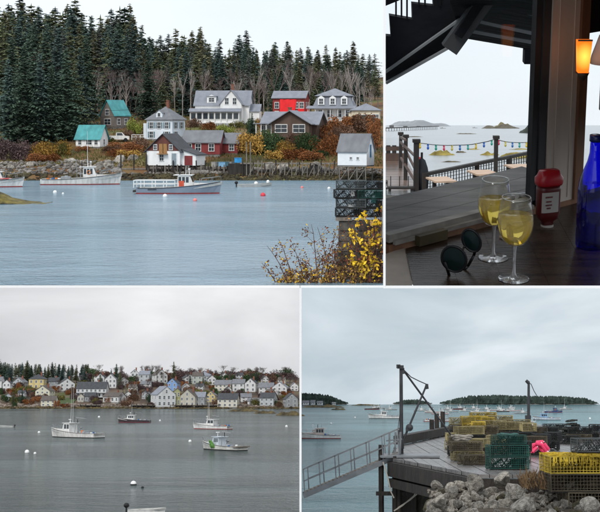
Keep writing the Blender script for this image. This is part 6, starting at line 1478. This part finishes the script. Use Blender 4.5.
# shell of the room
def P(px, py, d_): return Vector(((px-300)/F*d_, d_, -(py-HY)/F*d_))
m = MB(); vs = [P(px, py, d_) for d_, p0, p1 in ((4.6, 383.2, 385.6), (11.0, 383.9, 385.2)) for px in (p0, p1) for py in (288.3, -25)]
m.add(vs, [(0,2,3,1),(4,5,7,6),(0,1,5,4),(2,6,7,3),(1,3,7,5),(0,4,6,2)]); struct('partition', m.mesh('partition', gutter))
m = MB(); vs = [P(px, py, d_) for d_, a0_, a1_ in ((4.6, 285.6, 288.3), (6.45, 286.3, 287.6)) for px in (385.7, 640) for py in (a1_, a0_)]
m.add(vs, [(0,2,3,1),(4,5,7,6),(0,1,5,4),(2,6,7,3),(1,3,7,5),(0,4,6,2)]); struct('floor_board', m.mesh('floor_board', gutter))
darkwall = mat('dark_shade_panel', (.05, .04, .033), .7, .3, 3)
x0_, x1_ = .12, 1.4
struct('shade_ceiling', MB().box((.20, 2.6, -.25), (x1_, 4.3, -.2)).mesh('shade_ceiling', darkwall), RM)  # unseen slab, sized to keep sky light off the table
struct('shade_side_wall', MB().box((.86, 2.9, -1.0), (.93, 4.2, -.25)).mesh('shade_side_wall', darkwall), RM)  # unseen panel added out of view to darken the interior

# ---- overhead stairs and beams outdoors --------------------------------
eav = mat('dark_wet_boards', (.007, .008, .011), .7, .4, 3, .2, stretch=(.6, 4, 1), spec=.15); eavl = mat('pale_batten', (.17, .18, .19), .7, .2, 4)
YS = 5.4
g = lambda px, py, dy=0: RM.dep(px, py, YS+dy)
t = thing('outdoor_staircase', 'dark wooden staircase seen from below outside the window', 'staircase', RM, (0, 0, 0))
# stepped carriage: each step a riser and tread, climbing to the right
steps = [(383, 54, 37), (391, 37, 17), (412, 20, 3), (433, 6, -8), (447, -8, -26)]
def quadslab(P4_, th):
    n_ = (P4_[1]-P4_[0]).cross(P4_[3]-P4_[0]).normalized()*th
    return MB().add(list(P4_)+[p+n_ for p in P4_], [(0,1,2,3),(7,6,5,4),(0,4,5,1),(1,5,6,2),(2,6,7,3),(3,7,4,0)])
body = [((384.6, 84), (470, 27), (470, -12), (446, -12)), ]
def polyslab(pts, y, th, mat_, name):
    n = len(pts); fr_ = [RM.dep(a, b, y) for a, b in pts]; bk = [p+Vector((0, th, 0)) for p in fr_]
    return MB().add(fr_+bk, [tuple(range(n)), tuple(range(2*n-1, n-1, -1))]+[(i, (i+1) % n, n+(i+1) % n, n+i) for i in range(n)]).build(name, mat_, t)
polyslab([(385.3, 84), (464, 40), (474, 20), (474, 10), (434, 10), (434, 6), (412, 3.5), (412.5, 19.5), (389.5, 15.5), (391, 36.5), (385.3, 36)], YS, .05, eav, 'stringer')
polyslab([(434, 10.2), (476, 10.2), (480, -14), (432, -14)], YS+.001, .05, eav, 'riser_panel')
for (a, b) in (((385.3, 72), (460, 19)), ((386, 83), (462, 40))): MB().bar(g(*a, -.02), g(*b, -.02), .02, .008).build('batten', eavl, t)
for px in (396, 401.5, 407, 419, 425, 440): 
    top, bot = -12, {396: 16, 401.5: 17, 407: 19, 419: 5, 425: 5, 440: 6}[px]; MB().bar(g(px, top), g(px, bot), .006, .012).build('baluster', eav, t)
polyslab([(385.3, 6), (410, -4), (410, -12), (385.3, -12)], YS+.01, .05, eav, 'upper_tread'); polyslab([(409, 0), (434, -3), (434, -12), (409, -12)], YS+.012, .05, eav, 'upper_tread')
t2_ = t
t = thing('porch_roof_underside', 'dark boarded roof underside with pale joists above the window', 'roof', RM, (0, 0, 0))
def psl(pts, y0, y1, th, mat_, name):
    fr_ = [RM.dep(a, b, y0 if i in (0, 1) else y1) for i, (a, b) in enumerate(pts)]; return MB().add(fr_+[p+Vector((0, .0, th)) for p in fr_], [(0,1,2,3),(7,6,5,4),(0,4,5,1),(1,5,6,2),(2,6,7,3),(3,7,4,0)]).build(name, mat_, t)
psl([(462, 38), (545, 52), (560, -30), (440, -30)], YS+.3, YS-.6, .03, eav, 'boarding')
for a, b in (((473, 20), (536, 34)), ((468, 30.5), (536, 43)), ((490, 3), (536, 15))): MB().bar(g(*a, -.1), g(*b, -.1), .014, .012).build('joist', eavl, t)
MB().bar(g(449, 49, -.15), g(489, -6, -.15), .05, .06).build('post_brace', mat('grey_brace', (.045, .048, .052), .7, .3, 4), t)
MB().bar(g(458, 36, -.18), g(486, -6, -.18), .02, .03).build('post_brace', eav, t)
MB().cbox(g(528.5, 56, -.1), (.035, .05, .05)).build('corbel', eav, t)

# ---- lamp ---------------------------------------------------------------
p = wl(583, 72, -.13); t = thing('wall_lamp', 'glowing amber glass wall lamp on the brown post', 'lamp', RM, p)
sc_ = p.y/F; glow = emit('amber_glow', (1.0, .22, .01), 1.0)
gt = glow.node_tree; gb = gt.nodes['Principled BSDF']; gc = gt.nodes.new('ShaderNodeTexCoord'); gm_ = gt.nodes.new('ShaderNodeMapping'); gm_.inputs['Location'].default_value = (0, 0, -1.15); gm_.inputs['Scale'].default_value = (1/(11*sc_), 1, 1/(15*sc_))
gg = gt.nodes.new('ShaderNodeTexGradient'); gg.gradient_type = 'SPHERICAL'; gr_ = gt.nodes.new('ShaderNodeValToRGB'); gr_.color_ramp.elements[0].color = (.55, .09, .004, 1); gr_.color_ramp.elements[1].color = (1.0, .42, .06, 1)   # bulb's bright core painted into the amber emission
gb.inputs['Emission Strength'].default_value = 1.7
gt.links.new(gc.outputs['Object'], gm_.inputs[0]); gt.links.new(gm_.outputs[0], gg.inputs[0]); gt.links.new(gg.outputs['Fac'], gr_.inputs[0]); gt.links.new(gr_.outputs[0], gb.inputs['Emission Color'])
m = MB(); m.add([(-6*sc_, -.012, 0), (5*sc_, -.012, 0), (5*sc_, .012, 0), (-6*sc_, .012, 0), (-7.5*sc_, -.015, 33*sc_), (7*sc_, -.015, 33*sc_), (7*sc_, .015, 33*sc_), (-7.5*sc_, .015, 33*sc_)], [(0,3,2,1),(4,5,6,7),(0,1,5,4),(1,2,6,5),(2,3,7,6),(3,0,4,7)]).build('shade', glow, t)
MB().lathe([(0, -9*sc_), (3*sc_, -8*sc_), (5.5*sc_, -3*sc_), (6.5*sc_, -.5*sc_), (0, -.4*sc_)], 14).build('base', mat('dark_brass', (.08, .05, .03), .4, .2, metal=.4), t, True)
MB().bar((-7.6*sc_, -.016, 34*sc_), (7.1*sc_, -.016, 34*sc_), .004, .004).build('rim', brownw, t)
MB().tube((0, .01, -4*sc_), (-3*sc_, .05, -4*sc_), .004, .004, 6).build('arm', brownw, t)
p = wl(603, 52, -.1); t = thing('white_pendant', 'edge of a pale glass pendant lamp at the right edge', 'lamp', RM, p); MB().lathe([(.002, .05), (.012, .045), (.02, .02), (.03, -.01), (.034, -.03), (.03, -.03), (.018, .02)], 16).build('shade', mat('opal_glass', (.75, .72, .68), .3, .05), t, True); MB().tube((0, 0, .05), (0, 0, .16), .0025, .0025, 6).build('stem', steel, t)

# ---- things on the table --------------------------------------------------
glass_m = glassmat('wine_glass', (.985, .99, .985), .035)
solid_g = bpy.data.materials.new('solid_clear_glass'); solid_g.use_nodes = True; b_ = solid_g.node_tree.nodes['Principled BSDF']
b_.inputs['Base Color'].default_value = (.97, .98, .98, 1); b_.inputs['Transmission Weight'].default_value = .9; b_.inputs['IOR'].default_value = 1.5; b_.inputs['Roughness'].default_value = .03
wine_m = bpy.data.materials.new('white_wine'); wine_m.use_nodes = True; b_ = wine_m.node_tree.nodes['Principled BSDF']
b_.inputs['Base Color'].default_value = (.98, .76, .16, 1); b_.inputs['Transmission Weight'].default_value = 1; b_.inputs['IOR'].default_value = 1.33; b_.inputs['Roughness'].default_value = .06; b_.inputs['Transmission Weight'].default_value = .72
def wine_glass(px, py, lb, H=.215, fill=.60, rb=.041):
    b = RM.on(px, py, TZ); t = thing('wine_glass', lb, 'wine glass', RM, b)
    zb = H*.40
    outer = []
    for i in range(15):
        v_ = i/14; ang = v_*1.0; rr = rb*(math.sqrt(max(0, 1-(1-v_/.5)**2)) if v_ < .5 else 1-.22*((v_-.5)/.5)**1.5); outer.append((max(.004, rr), zb+v_*(H-zb)))
    prof = outer+[(r_-.0011, z) for r_, z in reversed(outer[1:])]+[(.0, outer[1][1]-.002)]
    MB().lathe(prof, 32).build('bowl', glass_m, t, True)
    MB().lathe([(.006, zb+.003), (.0045, zb-.01), (.0036, zb*.5), (.0042, zb*.2), (.009, .006), (.0, .006)], 16).build('stem', solid_g, t, True)
    MB().lathe([(.0, .0072), (.008, .0068), (.02, .0045), (.034, .0032), (.0368, .0022), (.036, .0006), (.0, .0006)], 32).build('foot', solid_g, t, True)
    MB().lathe([(outer[-1][0]-.0005+.0011*math.cos(i*.7854), H+.0011*math.sin(i*.7854)) for i in range(9)], 40).build('rim', solid_g, t, True)
    wt = zb+fill*(H-zb); wp = [(max(.0, r_-.0016), z+.0016) for r_, z in outer if z < wt-.002]; rr = interp([(z, r_) for r_, z in outer], wt)-.0016
    MB().lathe([(0, wp[0][1])]+wp[1:]+[(rr, wt), (0, wt)], 32).build('wine', wine_m, t, True); return t
wine_glass(513.5, 279, 'front glass of white wine with dark reflection on top', .20, .64, .0425); wine_glass(493, 258, 'rear glass of white wine left of the front one', .20, .58, .0415)
# ketchup
b = RM.on(547, 226, TZ); t = thing('ketchup_bottle', 'dark squeeze bottle with broad red cap and white label', 'bottle', RM, b, R(20), None, 1.18); sq = lambda pr: [(r_, z) for r_, z in pr]
def oval(prof, mats, name, par, n=24):
    m = MB(); k = len(prof)
    for r_, z in prof:
        for i in range(n): a = 6.2832*i/n; m.v.append((math.copysign(abs(math.cos(a))**.6, math.cos(a))*r_, math.copysign(abs(math.sin(a))**.6, math.sin(a))*r_*.62, z))
    for j in range(k-1):
        for i in range(n): m.f.append((j*n+i, j*n+(i+1) % n, (j+1)*n+(i+1) % n, (j+1)*n+i)); m.mi.append(0)
    return m.build(name, mats, par, True)
ket = mat('dark_sauce_plastic', (.10, .012, .012), .3, .2, 4, spec=.5); oval([(.0, 0), (.013, 0), (.014, .012), (.022, .018), (.026, .03), (.027, .085), (.026, .095), (.0, .096)], ket, 'body', t)
oval([(.0, .095), (.029, .095), (.031, .1), (.031, .112), (.026, .118), (.022, .128), (.0, .130)], mat('red_plastic_cap', (.42, .012, .02), .3, .1, spec=.5), 'cap', t)
lab = MB(); n = 10
for j in range(2):
    for i in range(n+1): a = math.pi*(1.12+.42*i/n)+.35; lab.v.append((math.copysign(abs(math.cos(a))**.6, math.cos(a))*.0276, math.copysign(abs(math.sin(a))**.6, math.sin(a))*.0276*.62-.0003, .036+.046*j))
for i in range(n): lab.f.append((i, i+1, n+2+i, n+1+i)); lab.mi.append(0)
lo = lab.build('label', mat('paper_label', (.42, .40, .37), .7, .1), t, fix=False)
for z, w_ in ((.07, .018), (.06, .013), (.052, .016), (.045, .010)): MB().box((-w_/2-.008, -.01845, z), (w_/2-.008, -.0181, z+.0035)).build('label_print', mat('label_print', (.16, .06, .06), .7, .5, 60), lo)
MB().tube((0, 0, -.002), (0, 0, .004), .014, .014, 14).build('white_base', mat('pale_base', (.4, .38, .35), .5), t)
# blue bottle
b = RM.on(590.5, 247, TZ); t = thing('blue_bottle', 'tall cobalt blue glass bottle at the right edge', 'bottle', RM, b)
blue = glassmat('cobalt_glass', (.012, .03, .80), .06); pr = [(.0, .001), (.034, .001), (.0375, .006), (.038, .03), (.038, .15), (.036, .17), (.028, .195), (.018, .222), (.0135, .243), (.0125, .285), (.0, .285)]
MB().lathe(pr, 32).build('glass', blue, t, True); MB().lathe([(0, .004), (.0355, .006), (.0365, .03), (.0365, .09), (0, .09)], 28).build('water', glassmat('blue_inside', (.02, .05, .55), .02), t, True)
MB().lathe([(.0127, .272), (.0153, .273), (.0153, .288), (.0127, .289), (0, .289)], 20).build('lip', mat('dark_blue_lip', (.006, .012, .10), .25, spec=.6), t, True)
MB().lathe([(.0383, .152), (.0372, .160)], 24).build('shoulder_ring', blue, t, True)
# small dark jars on the sill side
for px, py, h, lb in [(510.5, 204, .032, 'small black jar with pale lid behind the wine, left'), (522, 202.5, .035, 'small black jar with pale lid behind the wine, middle'), (530.5, 201, .037, 'small black jar with pale lid behind the wine, right')]:
    b = RM.on(px, py+8, TZ); t = thing('spice_jar', lb, 'jar', RM, b); MB().lathe([(0, 0), (.011, 0), (.012, .003), (.012, h), (.009, h+.004), (0, h+.004)], 16).build('jar', mat('black_jar', (.012, .013, .02), .3), t, True); MB().lathe([(.0095, h+.004), (.0105, h+.005), (.0105, h+.014), (0, h+.015)], 16).build('lid', mat('grey_lid', (.28, .28, .3), .4, metal=.3), t, True)
# sunglasses
b = RM.on(456, 277, TZ); t = thing('sunglasses', 'folded dark green sunglasses lying on the table', 'sunglasses', RM, b, R(0)); lensm = mat('dark_green_lens', (.006, .016, .016), .3, .3, 6, spec=.3); frm = mat('black_acetate', (.008, .008, .01), .35, spec=.35)
g2 = lambda px, py, dy=0: RM.dep(px, py, b.y+dy)-b
def lens(px, py, rx, ry, rot, dy):
    c = g2(px, py, dy); k = b.y/F; n = 44; ca, sa = math.cos(rot), math.sin(rot)
    ring = lambda s_: [Vector((( rx*s_*math.cos(a)*ca-ry*s_*math.sin(a)*sa)*k, -.25*(rx*s_*math.cos(a))*k+.004*(1-s_)*-1.5, (rx*s_*math.cos(a)*sa+ry*s_*math.sin(a)*ca)*k))+c for a in [6.2832*i/n for i in range(n)]]
    m = MB(); o_, i_, h_ = ring(1), ring(.6), ring(.25); m.add(o_+i_+h_+[c+Vector((0, -.006, 0))], [(i, (i+1) % n, n+(i+1) % n, n+i) for i in range(n)]+[(n+i, n+(i+1) % n, 2*n+(i+1) % n, 2*n+i) for i in range(n)]+[(2*n+i, 2*n+(i+1) % n, 3*n) for i in range(n)])
    o = m.build('lens', lensm, t, True, fix=False); MB().path([*ring(1.04), ring(1.04)[0]], .0032, 8).build('rim', frm, o, False); return c
lens(471.5, 240.5, 8.5, 12.5, .4, .025); lens(454, 259, 12, 14, .35, 0)
MB().path([g2(462, 251, .005), g2(464, 247, .01), g2(466, 245.5, .02)], .0025, 6).build('bridge', frm, t, True)
MB().path([g2(479, 238, .03), g2(474, 255, .045), g2(468, 266, .05), g2(463, 271, .05)], .0036, 8).build('temple', frm, t, True); MB().path([g2(445, 262, .0), g2(450, 278, .015), g2(460, 280, .03), g2(468, 277, .04)], .0036, 8).build('temple', frm, t, True)
# napkin sliver between the glasses
b = RM.on(500, 238, TZ); o = single('wooden_stick', 'thin tan stick lying between the two wine glasses', 'stick', MB().bar((0, 0, .004), (.03, -.045, .004), .006, .004).bar((.03, -.045, .004), (.034, -.052, .004), .007, .005).mesh('wooden_stick', mat('tan_stick', (.35, .24, .14), .6)), RM, b)
